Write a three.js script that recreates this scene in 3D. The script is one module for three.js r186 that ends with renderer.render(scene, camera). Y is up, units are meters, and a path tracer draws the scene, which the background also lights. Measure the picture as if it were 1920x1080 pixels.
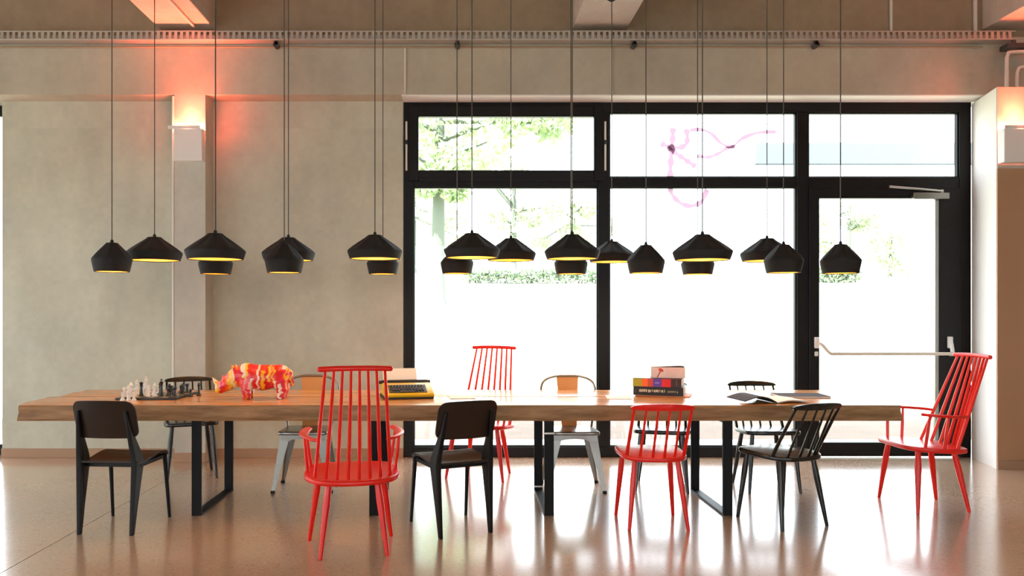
import * as THREE from 'three';
import { mergeGeometries, mergeVertices, toCreasedNormals } from 'three/addons/utils/BufferGeometryUtils.js';
import { RoundedBoxGeometry } from 'three/addons/geometries/RoundedBoxGeometry.js';
import { MarchingCubes } from 'three/addons/objects/MarchingCubes.js';

// ---------------------------------------------------------------- camera, sky, sun, exposure
const scene = new THREE.Scene();
const camera = new THREE.PerspectiveCamera(40.59, 1920 / 1080, 0.05, 400);
camera.position.set(0, 1.35, 7.34);
camera.lookAt(0, 1.35, 0);
camera.setViewOffset(1920, 1080, 95, -49, 1920, 1080);

scene.background = new THREE.Color().setRGB(0.84, 0.93, 1.0);
scene.backgroundIntensity = 5.6;

const sun = new THREE.DirectionalLight(new THREE.Color().setRGB(1.0, 0.975, 0.93), 18);
sun.position.set(-10, 20, 12);
sun.castShadow = true;
sun.shadow.mapSize.set(2048, 2048);
Object.assign(sun.shadow.camera, { left: -30, right: 30, top: 40, bottom: -30, near: 0.5, far: 120 });
scene.add(sun);

const renderer = new THREE.WebGLRenderer();
renderer.toneMapping = THREE.LinearToneMapping;
renderer.toneMappingExposure = 1.12;
renderer.shadowMap.enabled = true;

// ---------------------------------------------------------------- helpers
let seed = 7;
const rnd = () => { seed = (seed * 1664525 + 1013904223) >>> 0; return seed / 4294967296; };
const rr = (a, b) => a + (b - a) * rnd();
const V = (x, y, z) => new THREE.Vector3(x, y, z);
const lerp = (a, b, t) => a + (b - a) * t;
const clamp = (x, a, b) => Math.min(b, Math.max(a, x));
const sstep = (a, b, x) => { const t = clamp((x - a) / (b - a), 0, 1); return t * t * (3 - 2 * t); };

function hash(x, y, s) { let h = Math.imul(x, 374761393) ^ Math.imul(y, 668265263) ^ Math.imul(s, 974634777); h = Math.imul(h ^ (h >>> 13), 1274126177); return ((h ^ (h >>> 16)) >>> 0) / 4294967296; }
function vnoise(x, y, per, s) {           // value noise that repeats every PER cells
  const x0 = Math.floor(x), y0 = Math.floor(y), fx = x - x0, fy = y - y0, m = (a) => ((a % per) + per) % per;
  const u = fx * fx * (3 - 2 * fx), v = fy * fy * (3 - 2 * fy);
  return lerp(lerp(hash(m(x0), m(y0), s), hash(m(x0 + 1), m(y0), s), u), lerp(hash(m(x0), m(y0 + 1), s), hash(m(x0 + 1), m(y0 + 1), s), u), v);
}
function fbm(u, v, per, oct, s) { let a = 0, w = 0.5, t = 0; for (let i = 0; i < oct; i++) { a += w * vnoise(u * per, v * per, per, s + i); t += w; w *= 0.5; per *= 2; } return a / t; }

const toS = (l) => (l <= 0.0031308 ? 12.92 * l : 1.055 * Math.pow(l, 1 / 2.4) - 0.055);
function tex(w, h, fn, tile, color = true) {       // fn(u, v) gives linear rgb; TILE is the size in metres
  const d = new Uint8Array(w * h * 4);
  for (let y = 0; y < h; y++) for (let x = 0; x < w; x++) {
    const c = fn((x + 0.5) / w, (y + 0.5) / h), o = (y * w + x) * 4;
    for (let k = 0; k < 3; k++) { const l = clamp(Array.isArray(c) ? c[k] : c, 0, 1); d[o + k] = Math.round(255 * (color ? toS(l) : l)); }
    d[o + 3] = 255;
  }
  const t = new THREE.DataTexture(d, w, h);
  t.wrapS = t.wrapT = THREE.RepeatWrapping; t.magFilter = THREE.LinearFilter; t.needsUpdate = true;
  if (color) t.colorSpace = THREE.SRGBColorSpace;
  if (tile) t.repeat.set(1 / tile[0], 1 / tile[1]);
  return t;
}
function canvasTex(w, h, draw) {
  const c = document.createElement('canvas'); c.width = w; c.height = h; draw(c.getContext('2d'), w, h);
  const t = new THREE.CanvasTexture(c); t.colorSpace = THREE.SRGBColorSpace; return t;
}
const C = (r, g, b) => new THREE.Color().setRGB(r, g, b);
const std = (o) => new THREE.MeshStandardMaterial(o);
const phy = (o) => new THREE.MeshPhysicalMaterial(o);

const names = new Map();
function numbered(n) { const k = names.get(n) ?? 0; names.set(n, k + 1); return k ? n + '_' + String(k).padStart(3, '0') : n; }
function mesh(name, geo, mat, parent) {
  const g = Array.isArray(geo) ? mergeGeometries(geo.map((x) => clean(x)), false) : geo;
  const m = new THREE.Mesh(g, mat);
  m.castShadow = m.receiveShadow = true;
  m.name = parent ? name : numbered(name);
  (parent ?? scene).add(m);
  return m;
}
function clean(g) { const n = g.index ? g.toNonIndexed() : g; for (const k of Object.keys(n.attributes)) if (!['position', 'normal', 'uv'].includes(k)) n.deleteAttribute(k); if (!n.attributes.uv) n.setAttribute('uv', new THREE.BufferAttribute(new Float32Array(n.attributes.position.count * 2), 2)); n.morphAttributes = {}; return n; }
function group(name, label, category, pos = [0, 0, 0], turn = 0, grp, kind) {
  const o = new THREE.Group(); o.name = numbered(name); o.position.set(...pos); o.rotation.y = turn; scene.add(o);
  return tag(o, label, category, grp, kind);
}
function tag(o, label, category, grp, kind) { Object.assign(o.userData, { label, category }); if (grp) o.userData.group = grp; if (kind) o.userData.kind = kind; return o; }
const structure = (o, label, category) => tag(o, label, category, null, 'structure');

function metreUV(g) {
  const p = g.attributes.position, n = g.attributes.normal, uv = new Float32Array(p.count * 2);
  for (let i = 0; i < p.count; i++) {
    const ax = Math.abs(n.getX(i)), ay = Math.abs(n.getY(i)), az = Math.abs(n.getZ(i));
    const [a, b] = az >= ax && az >= ay ? [p.getX(i), p.getY(i)] : ay >= ax ? [p.getX(i), p.getZ(i)] : [p.getZ(i), p.getY(i)];
    uv[i * 2] = a; uv[i * 2 + 1] = b;
  }
  g.setAttribute('uv', new THREE.BufferAttribute(uv, 2));
  return g;
}
function box(x0, x1, y0, y1, z0, z1, r = 0) {
  const w = x1 - x0, h = y1 - y0, d = z1 - z0;
  const g = r ? new RoundedBoxGeometry(w, h, d, 2, Math.min(r, w / 2.01, h / 2.01, d / 2.01)) : new THREE.BoxGeometry(w, h, d);
  g.translate((x0 + x1) / 2, (y0 + y1) / 2, (z0 + z1) / 2);
  return metreUV(g);
}
// a round bar from A to B; PROFILE lists [place along it, radius]
function rod(a, b, profile, seg = 10) {
  if (!Array.isArray(profile)) profile = [[0, profile], [1, profile]];
  const L = a.distanceTo(b), pts = [new THREE.Vector2(0.0001, 0), ...profile.map(([t, r]) => new THREE.Vector2(r, t * L)), new THREE.Vector2(0.0001, L)];
  const g = new THREE.LatheGeometry(pts, seg);
  const c = toCreasedNormals(g, 0.7);
  c.applyQuaternion(new THREE.Quaternion().setFromUnitVectors(V(0, 1, 0), b.clone().sub(a).normalize()));
  c.translate(a.x, a.y, a.z);
  return c;
}
const tube = (pts, r, seg = 32, rad = 8, closed = false) => new THREE.TubeGeometry(new THREE.CatmullRomCurve3(pts, closed, 'catmullrom', 0.5), seg, r, rad, closed);
function lathe(pts, seg = 24) { return toCreasedNormals(new THREE.LatheGeometry(pts.map(([r, y]) => new THREE.Vector2(Math.max(r, 0.0001), y)), seg), 0.6); }
function extrude(shape, depth, bevel = 0, curve = 12) {
  return new THREE.ExtrudeGeometry(shape, { depth: depth - 2 * bevel, bevelEnabled: bevel > 0, bevelThickness: bevel, bevelSize: bevel, bevelOffset: -bevel, bevelSegments: 2, curveSegments: curve });
}
function shapeOf(pts) { const s = new THREE.Shape(); pts.forEach(([x, y], i) => (i ? s.lineTo(x, y) : s.moveTo(x, y))); s.closePath(); return s; }
// a smooth closed outline through points
function smoothShape(pts, n = 64) { const c = new THREE.CatmullRomCurve3(pts.map(([x, y]) => V(x, y, 0)), true, 'catmullrom', 0.5); return shapeOf(c.getPoints(n).slice(0, -1).map((p) => [p.x, p.y])); }
function bend(g, fn) { const p = g.attributes.position, v = V(0, 0, 0); for (let i = 0; i < p.count; i++) { v.fromBufferAttribute(p, i); fn(v); p.setXYZ(i, v.x, v.y, v.z); } g.computeVertexNormals(); return g; }

// ---------------------------------------------------------------- materials
const concreteMap = tex(1024, 1024, (u, v) => {
  const cloud = fbm(u, v, 4, 5, 11), fine = fbm(u, v, 64, 3, 31), streak = fbm(u, v * 0.25, 16, 3, 51), pore = vnoise(u * 200, v * 200, 200, 71);
  let k = 0.72 + 0.34 * (cloud - 0.5) + 0.10 * (fine - 0.5) + 0.16 * (streak - 0.5);
  if (pore > 0.93) k -= 0.10 * (pore - 0.93) / 0.07;
  const warm = 0.06 * (fbm(u, v, 3, 3, 91) - 0.5);
  return [k * (1 + warm), k, k * (1 - warm * 1.4)];
}, [3.1, 3.1]);
const concreteBump = tex(512, 512, (u, v) => 0.5 + 0.5 * (fbm(u, v, 32, 4, 5) - 0.5) - (vnoise(u * 120, v * 120, 120, 9) > 0.95 ? 0.3 : 0), [1.3, 1.3], false);
const woodMap = tex(1024, 512, (u, v) => {
  const warp = fbm(u, v, 3, 3, 3) * 0.22;
  const ring = 0.5 + 0.5 * Math.sin((v + warp) * 6.2832 * 9), grain = vnoise(u * 24, v * 384, 384, 13), grain2 = vnoise(u * 8, v * 128, 128, 17), blot = fbm(u, v, 5, 3, 23);
  const t = clamp(0.34 * ring + 0.26 * grain + 0.3 * grain2 + 0.5 * (blot - 0.5), 0, 1);
  return [lerp(0.46, 0.72, t), lerp(0.20, 0.36, t), lerp(0.06, 0.135, t)];
}, [2.6, 0.62]);
const woodRough = tex(512, 256, (u, v) => 0.30 + 0.22 * fbm(u, v, 16, 3, 41) + 0.1 * vnoise(u * 8, v * 128, 128, 19), [2.6, 0.62], false);
const edgeMap = tex(1024, 256, (u, v) => {
  const warp = fbm(u, v, 6, 4, 63) * 0.5;
  const ring = 0.5 + 0.5 * Math.sin((v + warp) * 6.2832 * 4), grain = vnoise(u * 60, v * 240, 240, 67), blot = fbm(u, v, 10, 4, 69);
  const t = clamp(0.3 * ring + 0.3 * grain + 0.9 * (blot - 0.35), 0, 1);
  return [lerp(0.19, 0.48, t), lerp(0.09, 0.26, t), lerp(0.03, 0.115, t)];
}, [1.9, 0.31]);
const floorMap = tex(1024, 1024, (u, v) => {
  const a = vnoise(u * 170, v * 170, 170, 101), b = vnoise(u * 90, v * 90, 90, 103), cl = fbm(u, v, 4, 4, 107), f = vnoise(u * 340, v * 340, 340, 109);
  let c = [0.585, 0.40, 0.275];
  const k = 0.92 + 0.14 * cl + 0.14 * (f - 0.5);
  c = c.map((x) => x * k);
  if (a > 0.74) c = c.map((x, i) => lerp(x, [0.66, 0.5, 0.40][i], (a - 0.74) * 3.2));
  if (a < 0.22) c = c.map((x, i) => lerp(x, [0.30, 0.16, 0.10][i], (0.22 - a) * 2.8));
  if (b > 0.8) c = c.map((x, i) => lerp(x, [0.58, 0.32, 0.2][i], (b - 0.8) * 1.5));
  return c;
}, [1.7, 1.7]);
const floorRough = tex(512, 512, (u, v) => 0.13 + 0.10 * fbm(u, v, 6, 4, 113) + 0.04 * vnoise(u * 128, v * 128, 128, 117), [2.3, 2.3], false);
const grassMap = tex(512, 512, (u, v) => {
  const a = fbm(u, v, 8, 4, 131), b = vnoise(u * 160, v * 160, 160, 137), t = clamp(a * 1.3 - 0.2 + 0.3 * (b - 0.5), 0, 1);
  return [lerp(0.34, 0.50, t), lerp(0.40, 0.50, t), lerp(0.27, 0.38, t)];
}, [7, 7]);
const pavingMap = tex(512, 512, (u, v) => { const k = 0.85 + 0.3 * fbm(u, v, 8, 4, 141) + 0.1 * (vnoise(u * 200, v * 200, 200, 143) - 0.5); return [0.215 * k, 0.16 * k, 0.125 * k]; }, [1.5, 1.5]);

const M = {
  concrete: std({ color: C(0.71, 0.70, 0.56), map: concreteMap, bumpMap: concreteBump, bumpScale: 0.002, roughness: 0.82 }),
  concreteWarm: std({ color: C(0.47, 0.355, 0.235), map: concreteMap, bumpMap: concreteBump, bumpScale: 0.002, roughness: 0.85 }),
  concreteLintelUplit: std({ color: C(0.66, 0.605, 0.475), map: concreteMap, bumpMap: concreteBump, bumpScale: 0.002, roughness: 0.84 }),  // lintel concrete with the warm, dimmer light of the uplights put into its colour
  concreteGrey: std({ color: C(0.70, 0.66, 0.56), map: concreteMap, bumpMap: concreteBump, bumpScale: 0.002, roughness: 0.8 }),
  plaster: std({ color: C(0.84, 0.81, 0.77), roughness: 0.75, bumpMap: concreteBump, bumpScale: 0.001 }),
  brownPaint: std({ color: C(0.46, 0.25, 0.135), roughness: 0.6, bumpMap: concreteBump, bumpScale: 0.001 }),
  baseboard: std({ color: C(0.40, 0.24, 0.14), roughness: 0.55 }),
  beamPaint: std({ color: C(0.74, 0.66, 0.55), map: concreteMap, roughness: 0.8 }),
  floor: phy({ map: floorMap, roughnessMap: floorRough, roughness: 1, metalness: 0, clearcoat: 1, clearcoatRoughness: 0.15 }),
  joint: std({ color: C(0.16, 0.10, 0.07), roughness: 0.9 }),
  frame: phy({ color: C(0.007, 0.006, 0.006), roughness: 0.42, specularIntensity: 0.45 }),
  glass: phy({ color: C(1, 1, 1), transmission: 1, roughness: 0, thickness: 0, ior: 1.5 }),
  spray: phy({ color: C(0.36, 0.22, 0.31), transmission: 0.75, roughness: 1, thickness: 0, side: THREE.DoubleSide }),
  steel: std({ color: C(0.62, 0.60, 0.57), metalness: 1, roughness: 0.32 }),
  galvanised: std({ color: C(0.27, 0.265, 0.245), metalness: 0.92, roughness: 0.27 }),
  trayMetal: std({ color: C(0.55, 0.52, 0.47), metalness: 0.6, roughness: 0.5 }),
  conduit: std({ color: C(0.74, 0.70, 0.62), roughness: 0.5 }),
  whitePaint: std({ color: C(0.80, 0.79, 0.75), roughness: 0.45 }),
  barPaint: std({ color: C(0.74, 0.66, 0.55), roughness: 0.35 }),
  woodTop: std({ map: woodMap, roughnessMap: woodRough, roughness: 0.45 }),
  woodEdge: std({ map: edgeMap, roughness: 0.62 }),
  blackSteel: phy({ color: C(0.006, 0.005, 0.005), roughness: 0.5, specularIntensity: 0.35 }),
  red: phy({ color: C(0.80, 0.016, 0.008), roughness: 0.27, specularIntensity: 0.8 }),
  blackLacquer: phy({ color: C(0.009, 0.007, 0.006), roughness: 0.24, specularIntensity: 1 }),
  darkWood: phy({ color: C(0.024, 0.013, 0.008), roughness: 0.42, specularIntensity: 0.6 }),
  darkFrame: phy({ color: C(0.008, 0.007, 0.007), roughness: 0.45, specularIntensity: 0.45 }),
  lightWood: std({ color: C(0.62, 0.30, 0.10), roughness: 0.5 }),
  rubber: std({ color: C(0.012, 0.012, 0.012), roughness: 0.8 }),
  shade: std({ color: C(0.011, 0.010, 0.009), roughness: 0.78 }),
  gold: std({ color: C(0.95, 0.58, 0.16), metalness: 0.55, roughness: 0.4, side: THREE.DoubleSide }),
  bulb: std({ color: C(1, 0.9, 0.75), emissive: C(1, 0.72, 0.38), emissiveIntensity: 5, roughness: 0.3 }),
  cord: std({ color: C(0.10, 0.085, 0.07), roughness: 0.7 }),
  tubeGlow: std({ color: C(1, 0.8, 0.7), emissive: C(1, 0.30, 0.14), emissiveIntensity: 6, roughness: 0.4 }),
  yellow: std({ color: C(0.70, 0.47, 0.010), roughness: 0.35 }),
  paper: phy({ color: C(0.86, 0.82, 0.78), roughness: 0.9 }),
  blackPlastic: std({ color: C(0.015, 0.014, 0.014), roughness: 0.5 }),
  greyPlastic: std({ color: C(0.06, 0.06, 0.06), roughness: 0.5 }),
  whitePiece: std({ color: C(0.80, 0.78, 0.74), roughness: 0.4 }),
  blackPiece: std({ color: C(0.014, 0.012, 0.011), roughness: 0.35 }),
  pages: std({ color: C(0.78, 0.72, 0.63), roughness: 0.9 }),
  bark: std({ color: C(0.125, 0.145, 0.115), roughness: 0.95 }),
  leaf: phy({ color: C(0.43, 0.54, 0.31), roughness: 0.8, transmission: 0.35, thickness: 0, side: THREE.DoubleSide }),  // lens bloom over the foliage put into this paler, greyer leaf colour
  leafGlare: phy({ color: C(0.55, 0.61, 0.45), roughness: 0.8, transmission: 0.35, thickness: 0, side: THREE.DoubleSide }),  // distant leaves, glare and haze put into the colour
  leafDeep: phy({ color: C(0.31, 0.39, 0.29), roughness: 0.8, transmission: 0.3, thickness: 0, side: THREE.DoubleSide }),
  grass: std({ map: grassMap, roughness: 0.95 }),
  paving: std({ map: pavingMap, roughness: 0.9 }),
  asphalt: std({ color: C(0.30, 0.31, 0.31), roughness: 0.95 }),
  kerb: std({ color: C(0.80, 0.79, 0.76), roughness: 0.9 }),
  paleBlue: std({ color: C(0.17, 0.22, 0.27), roughness: 0.7 }),
};

// ---------------------------------------------------------------- floor and ground
const ROOM = { x0: -8, x1: 7.4, z0: 0, z1: 11.6, top: 4.62 };
{
  const f = group('floor', 'polished pinkish terrazzo floor under the table and chairs', 'floor', [0, 0, 0], 0, null, 'structure');
  mesh('slab', box(ROOM.x0, -2.404, -0.2, 0, -0.2, ROOM.z1), M.floor, f);
  mesh('slab', box(-2.398, ROOM.x1, -0.2, 0, -0.2, ROOM.z1), M.floor, f);
  mesh('joint_filler', box(-2.404, -2.398, -0.2, -0.004, -0.2, ROOM.z1), M.joint, f);
}
{
  structure(mesh('terrace_path', box(-9, 8, -0.22, -0.01, -2.7, -1.05), M.paving), 'beige paving strip outside the glass front', 'paving');
  structure(mesh('threshold_kerb', box(-9, 8, -0.22, 0, -1.05, -0.2), M.kerb), 'pale stone kerb along the foot of the glass front outside', 'kerb');
  structure(mesh('surrounding_ground', box(-60, 60, -0.4, -0.22, -3, 60), M.asphalt), 'paved ground around the building', 'ground');
  const hill = (x, z) => { const d = -2.7 - z; return d * 0.108 - Math.max(0, d - 18) * 0.022 + 0.22 * (fbm(x / 40 + 0.5, z / 40 + 0.5, 9, 3, 201) - 0.5) * sstep(0, 6, d); };
  const g = new THREE.PlaneGeometry(110, 68, 90, 60); g.rotateX(-Math.PI / 2); g.translate(0, 0, -2.7 - 34);
  bend(g, (v) => { v.y = hill(v.x, v.z) - 0.02; });
  metreUV(g);
  structure(mesh('lawn', g, M.grass), 'sunlit pale lawn rising away beyond the windows', 'lawn');
  scene.userData.hill = hill;
}
const hill = scene.userData.hill;
delete scene.userData.hill;

// ---------------------------------------------------------------- back wall: panels, lintel, columns
{
  const w = group('wall_back', 'fair-faced concrete back wall with recessed panels and a deep lintel', 'wall', [0, 0, 0], 0, null, 'structure');
  mesh('concrete_panel', box(-4.33, -2.6, 0, 3.36, -0.2, 0, 0.006), M.concrete, w);
  mesh('concrete_panel', box(-2.36, -0.546, 0, 3.36, -0.2, 0, 0.006), M.concrete, w);
  mesh('concrete_panel', box(ROOM.x0, -5.88, 0, 3.36, -0.2, 0, 0.006), M.concrete, w);
  mesh('lintel', box(ROOM.x0, ROOM.x1, 3.355, 3.88, -0.2, 0.23), M.concreteLintelUplit, w);
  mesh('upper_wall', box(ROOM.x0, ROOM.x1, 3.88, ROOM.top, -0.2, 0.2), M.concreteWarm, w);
  mesh('window_reveal', box(-0.546, 4.81, 3.345, 3.357, 0.003, 0.228), M.plaster, w);
  const col = structure(mesh('column', box(-2.619, -2.337, 0, 3.357, -0.1, 0.2295), M.concreteGrey), 'narrow grey concrete column under the sconce between two wall panels', 'column');
  col.userData.kind = 'structure';
  structure(mesh('baseboard_back', [box(-4.33, -2.62, 0, 0.085, 0, 0.014, 0.003), box(-2.336, -0.546, 0, 0.085, 0, 0.014, 0.003), box(-2.62, -2.336, 0, 0.085, 0.226, 0.238, 0.003)], M.baseboard), 'low brown baseboard at the foot of the concrete panels', 'baseboard');
}
{
  const c = group('pillar', 'pillar with white splayed reveal and brown front beside the glass door', 'pillar', [0, 0, 0], 0, null, 'structure');
  const s = shapeOf([[4.809, -0.0], [4.672, 0.54], [5.35, 0.54], [5.35, 0.0]]);
  const core = extrude(s, 3.33); core.rotateX(Math.PI / 2); core.scale(1, -1, 1);
  const idx = core.index; if (idx) core.index = idx;
  const flipped = core.toNonIndexed ? (core.index ? core.toNonIndexed() : core) : core;
  const p = flipped.attributes.position;                 // mirrored, so turn the triangles round
  for (let i = 0; i < p.count; i += 3) { const a = V(0, 0, 0).fromBufferAttribute(p, i + 1), b = V(0, 0, 0).fromBufferAttribute(p, i + 2); p.setXYZ(i + 1, b.x, b.y, b.z); p.setXYZ(i + 2, a.x, a.y, a.z); }
  flipped.computeVertexNormals(); metreUV(flipped);
  mesh('plaster_core', flipped, M.plaster, c);
  mesh('front_cladding', box(4.672, 5.35, 0.0, 2.62, 0.541, 0.556, 0.003), M.brownPaint, c);
  mesh('front_face', box(4.672, 5.35, 2.62, 3.33, 0.541, 0.552), M.concreteGrey, c);
  mesh('skirting', box(4.668, 5.35, 0, 0.075, 0.556, 0.568, 0.002), M.baseboard, c);
  structure(mesh('wall_right_bay', box(5.35, ROOM.x1, 0, 3.36, -0.2, 0), M.concrete), 'concrete wall bay behind the pillar', 'wall');
}

// ---------------------------------------------------------------- other walls, ceiling, beams
function windowWall(name, along, at, a0, a1, openings, label, sill, head) {
  // ALONG 'x' or 'z': the direction the wall runs in; openings: [from, to]
  const o = group(name, label, 'wall', [0, 0, 0], 0, null, 'structure');
  const b = (p, q, y0, y1) => (along === 'x' ? box(p, q, y0, y1, at, at + 0.25) : box(at - 0.25, at, y0, y1, p, q));
  let from = a0;
  for (const [p, q] of openings) {
    mesh('pier', b(from, p, 0, ROOM.top), M.concrete, o);
    mesh('sill_wall', b(p, q, 0, sill), M.concrete, o); mesh('head_wall', b(p, q, head, ROOM.top), M.concrete, o);
    from = q;
  }
  mesh('pier', b(from, a1, 0, ROOM.top), M.concrete, o);
  return o;
}
const fillOpenings = [[-6.6, -3.8], [-1.4, 1.4], [2.8, 5.6]];  // unseen openings behind the camera, added and sized to fill the hall with daylight
windowWall('wall_front', 'x', ROOM.z1, ROOM.x0 - 0.25, ROOM.x1 + 0.25, fillOpenings, 'concrete wall with added tall windows on the camera side of the hall', 0.5, 3.1);
const leftOpenings = [[0.6, 3.4], [4.6, 7.4], [8.4, 11.0]];
windowWall('wall_left', 'z', ROOM.x0, -0.2, ROOM.z1, leftOpenings, 'concrete side wall with tall windows', 0.1, 3.0);
structure(mesh('wall_right', box(ROOM.x1, ROOM.x1 + 0.25, 0, ROOM.top, -0.2, ROOM.z1), M.concrete), 'plain concrete side wall past the pillar', 'wall');
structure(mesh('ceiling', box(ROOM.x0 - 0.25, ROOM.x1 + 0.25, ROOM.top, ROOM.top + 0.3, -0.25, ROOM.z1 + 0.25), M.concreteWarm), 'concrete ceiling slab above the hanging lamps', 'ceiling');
const BEAMS = [[-6.525, -6.025], [-2.756, -2.256], [1.015, 1.515], [4.77, 5.27]];
['outermost concrete ceiling beam away from the door', 'concrete ceiling beam washed orange above the narrow column', 'pale concrete ceiling beam above the middle of the window', 'concrete ceiling beam washed orange above the pillar'].forEach((l, i) => {
  structure(mesh('ceiling_beam', box(BEAMS[i][0], BEAMS[i][1], 3.955, ROOM.top, 0.2, ROOM.z1, 0.01), M.beamPaint), l, 'beam');
});
function plainWindow(n, along, at, openings, sill, head, label) {
  const o = group('window_' + n, label, 'window', [0, 0, 0], 0, null, 'structure');
  const b = (p, q, y0, y1, t) => (along === 'x' ? box(p, q, y0, y1, at + 0.12 - t, at + 0.12 + t) : box(at - 0.12 - t, at - 0.12 + t, y0, y1, p, q));
  for (const [p, q] of openings) {
    mesh('frame_bar', b(p, p + 0.06, sill, head, 0.03), M.frame, o); mesh('frame_bar', b(q - 0.06, q, sill, head, 0.03), M.frame, o);
    mesh('frame_bar', b(p + 0.06, q - 0.06, head - 0.06, head, 0.03), M.frame, o); mesh('frame_bar', b(p + 0.06, q - 0.06, sill, sill + 0.06, 0.03), M.frame, o);
    mesh('pane', b(p + 0.06, q - 0.06, sill + 0.06, head - 0.06, 0.002), M.glass, o);
  }
}
plainWindow(3, 'x', ROOM.z1, fillOpenings, 0.5, 3.1, 'unseen tall windows added for fill on the camera side of the hall');
plainWindow(4, 'z', ROOM.x0, leftOpenings, 0.1, 3.0, 'tall windows in the side wall');

// ---------------------------------------------------------------- the window front and the door
const bar = (o, x0, x1, y0, y1, z0 = -0.085, z1 = 0, r = 0.005) => mesh('frame_bar', box(x0, x1, y0, y1, z0, z1, r), M.frame, o);
const paneAt = (o, x0, x1, y0, y1, z = -0.045) => { const g = new THREE.PlaneGeometry(x1 - x0, y1 - y0); g.translate((x0 + x1) / 2, (y0 + y1) / 2, z); return mesh('pane', g, M.glass, o); };
{
  const w = group('window_1', 'large black-framed glass front with a tilting upper light and pink graffiti', 'window', [0, 0, 0], 0, null, 'structure');
  bar(w, -0.543, -0.452, 0, 3.352);
  bar(w, -0.452, 4.698, 3.254, 3.352);
  bar(w, 4.698, 4.807, 0, 3.352);
  bar(w, 1.291, 1.397, 0.098, 3.254);
  bar(w, 3.166, 3.276, 0.0, 3.254);
  bar(w, -0.452, 3.166, 0.0, 0.098);
  bar(w, -0.452, 1.291, 2.551, 2.641);
  bar(w, 1.397, 3.166, 2.551, 2.641);
  bar(w, 3.276, 4.698, 2.53, 2.641);
  paneAt(w, -0.46, 1.30, 0.09, 2.56);
  const lower = paneAt(w, 1.39, 3.17, 0.09, 2.56);
  const upper = paneAt(w, 1.39, 3.17, 2.63, 3.26);
  paneAt(w, 3.27, 4.70, 2.63, 3.26);
  // glazing beads: thin inner step of the frame round the fixed panes
  for (const [x0, x1, y0, y1] of [[-0.452, 1.291, 0.098, 2.551], [1.397, 3.166, 0.098, 2.551], [1.397, 3.166, 2.641, 3.254], [3.276, 4.698, 2.641, 3.254]]) {
    const t = 0.012;
    mesh('glazing_bead', [box(x0, x0 + t, y0, y1, -0.06, -0.02), box(x1 - t, x1, y0, y1, -0.06, -0.02), box(x0 + t, x1 - t, y0, y0 + t, -0.06, -0.02), box(x0 + t, x1 - t, y1 - t, y1, -0.06, -0.02)], M.frame, w);
  }
  // tilting upper sash
  const s = mesh('tilting_sash', [box(-0.495, -0.402, 2.60, 3.305, -0.03, 0.032, 0.006), box(1.246, 1.335, 2.60, 3.305, -0.03, 0.032, 0.006), box(-0.402, 1.246, 3.204, 3.305, -0.03, 0.032, 0.006), box(-0.402, 1.246, 2.60, 2.702, -0.03, 0.032, 0.006)], M.frame, w);
  paneAt(s, -0.41, 1.255, 2.69, 3.21, 0.0);
  for (const x of [-0.515, 1.352]) {
    mesh('stay_rod', rod(V(x, 2.70, 0.02), V(x, 3.16, 0.02), 0.010), M.conduit, s);
    mesh('stay_joint', box(x - 0.014, x + 0.014, 2.945, 2.985, 0.0, 0.04, 0.004), M.blackPlastic, s);
  }
  // pink spray paint on the outside of the panes
  const stroke = (pts, wd, parent, z) => {
    const c = new THREE.CatmullRomCurve3(pts.map(([x, y]) => V(x, y, z))), n = 40, pos = [], ix = [];
    for (let i = 0; i <= n; i++) { const p = c.getPoint(i / n), t = c.getTangent(i / n), k = wd * (0.8 + 0.25 * Math.sin(i * 0.7)); pos.push(p.x - t.y * k, p.y + t.x * k, z, p.x + t.y * k, p.y - t.x * k, z); if (i < n) ix.push(i * 2, i * 2 + 1, i * 2 + 2, i * 2 + 1, i * 2 + 3, i * 2 + 2); }
    const g = new THREE.BufferGeometry(); g.setAttribute('position', new THREE.Float32BufferAttribute(pos, 3)); g.setIndex(ix); g.computeVertexNormals();
    mesh('spray_paint', g, M.spray, parent);
  };
  stroke([[2.007, 3.114], [2.004, 3.026], [1.995, 2.914], [1.986, 2.784], [1.979, 2.639]], 0.030, upper, -0.0472);
  stroke([[2.135, 3.105], [2.144, 3.026], [2.130, 2.960], [2.056, 2.928], [1.963, 2.942], [1.893, 2.970]], 0.027, upper, -0.0480);
  stroke([[1.953, 2.933], [2.037, 2.877], [2.130, 2.812], [2.223, 2.751]], 0.026, upper, -0.0488);
  stroke([[2.167, 3.095], [2.279, 3.100], [2.372, 3.063], [2.446, 2.988], [2.512, 2.947], [2.577, 2.942], [2.651, 3.007], [2.754, 3.054], [2.856, 3.077], [2.986, 3.077]], 0.018, upper, -0.0496);
  stroke([[2.242, 2.849], [2.335, 2.839], [2.428, 2.867], [2.521, 2.923], [2.595, 2.942]], 0.018, upper, -0.0504);
  stroke([[1.979, 2.546], [2.000, 2.486], [2.056, 2.421], [2.139, 2.379], [2.223, 2.384], [2.288, 2.430], [2.330, 2.532]], 0.024, lower, -0.0472);
}
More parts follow.
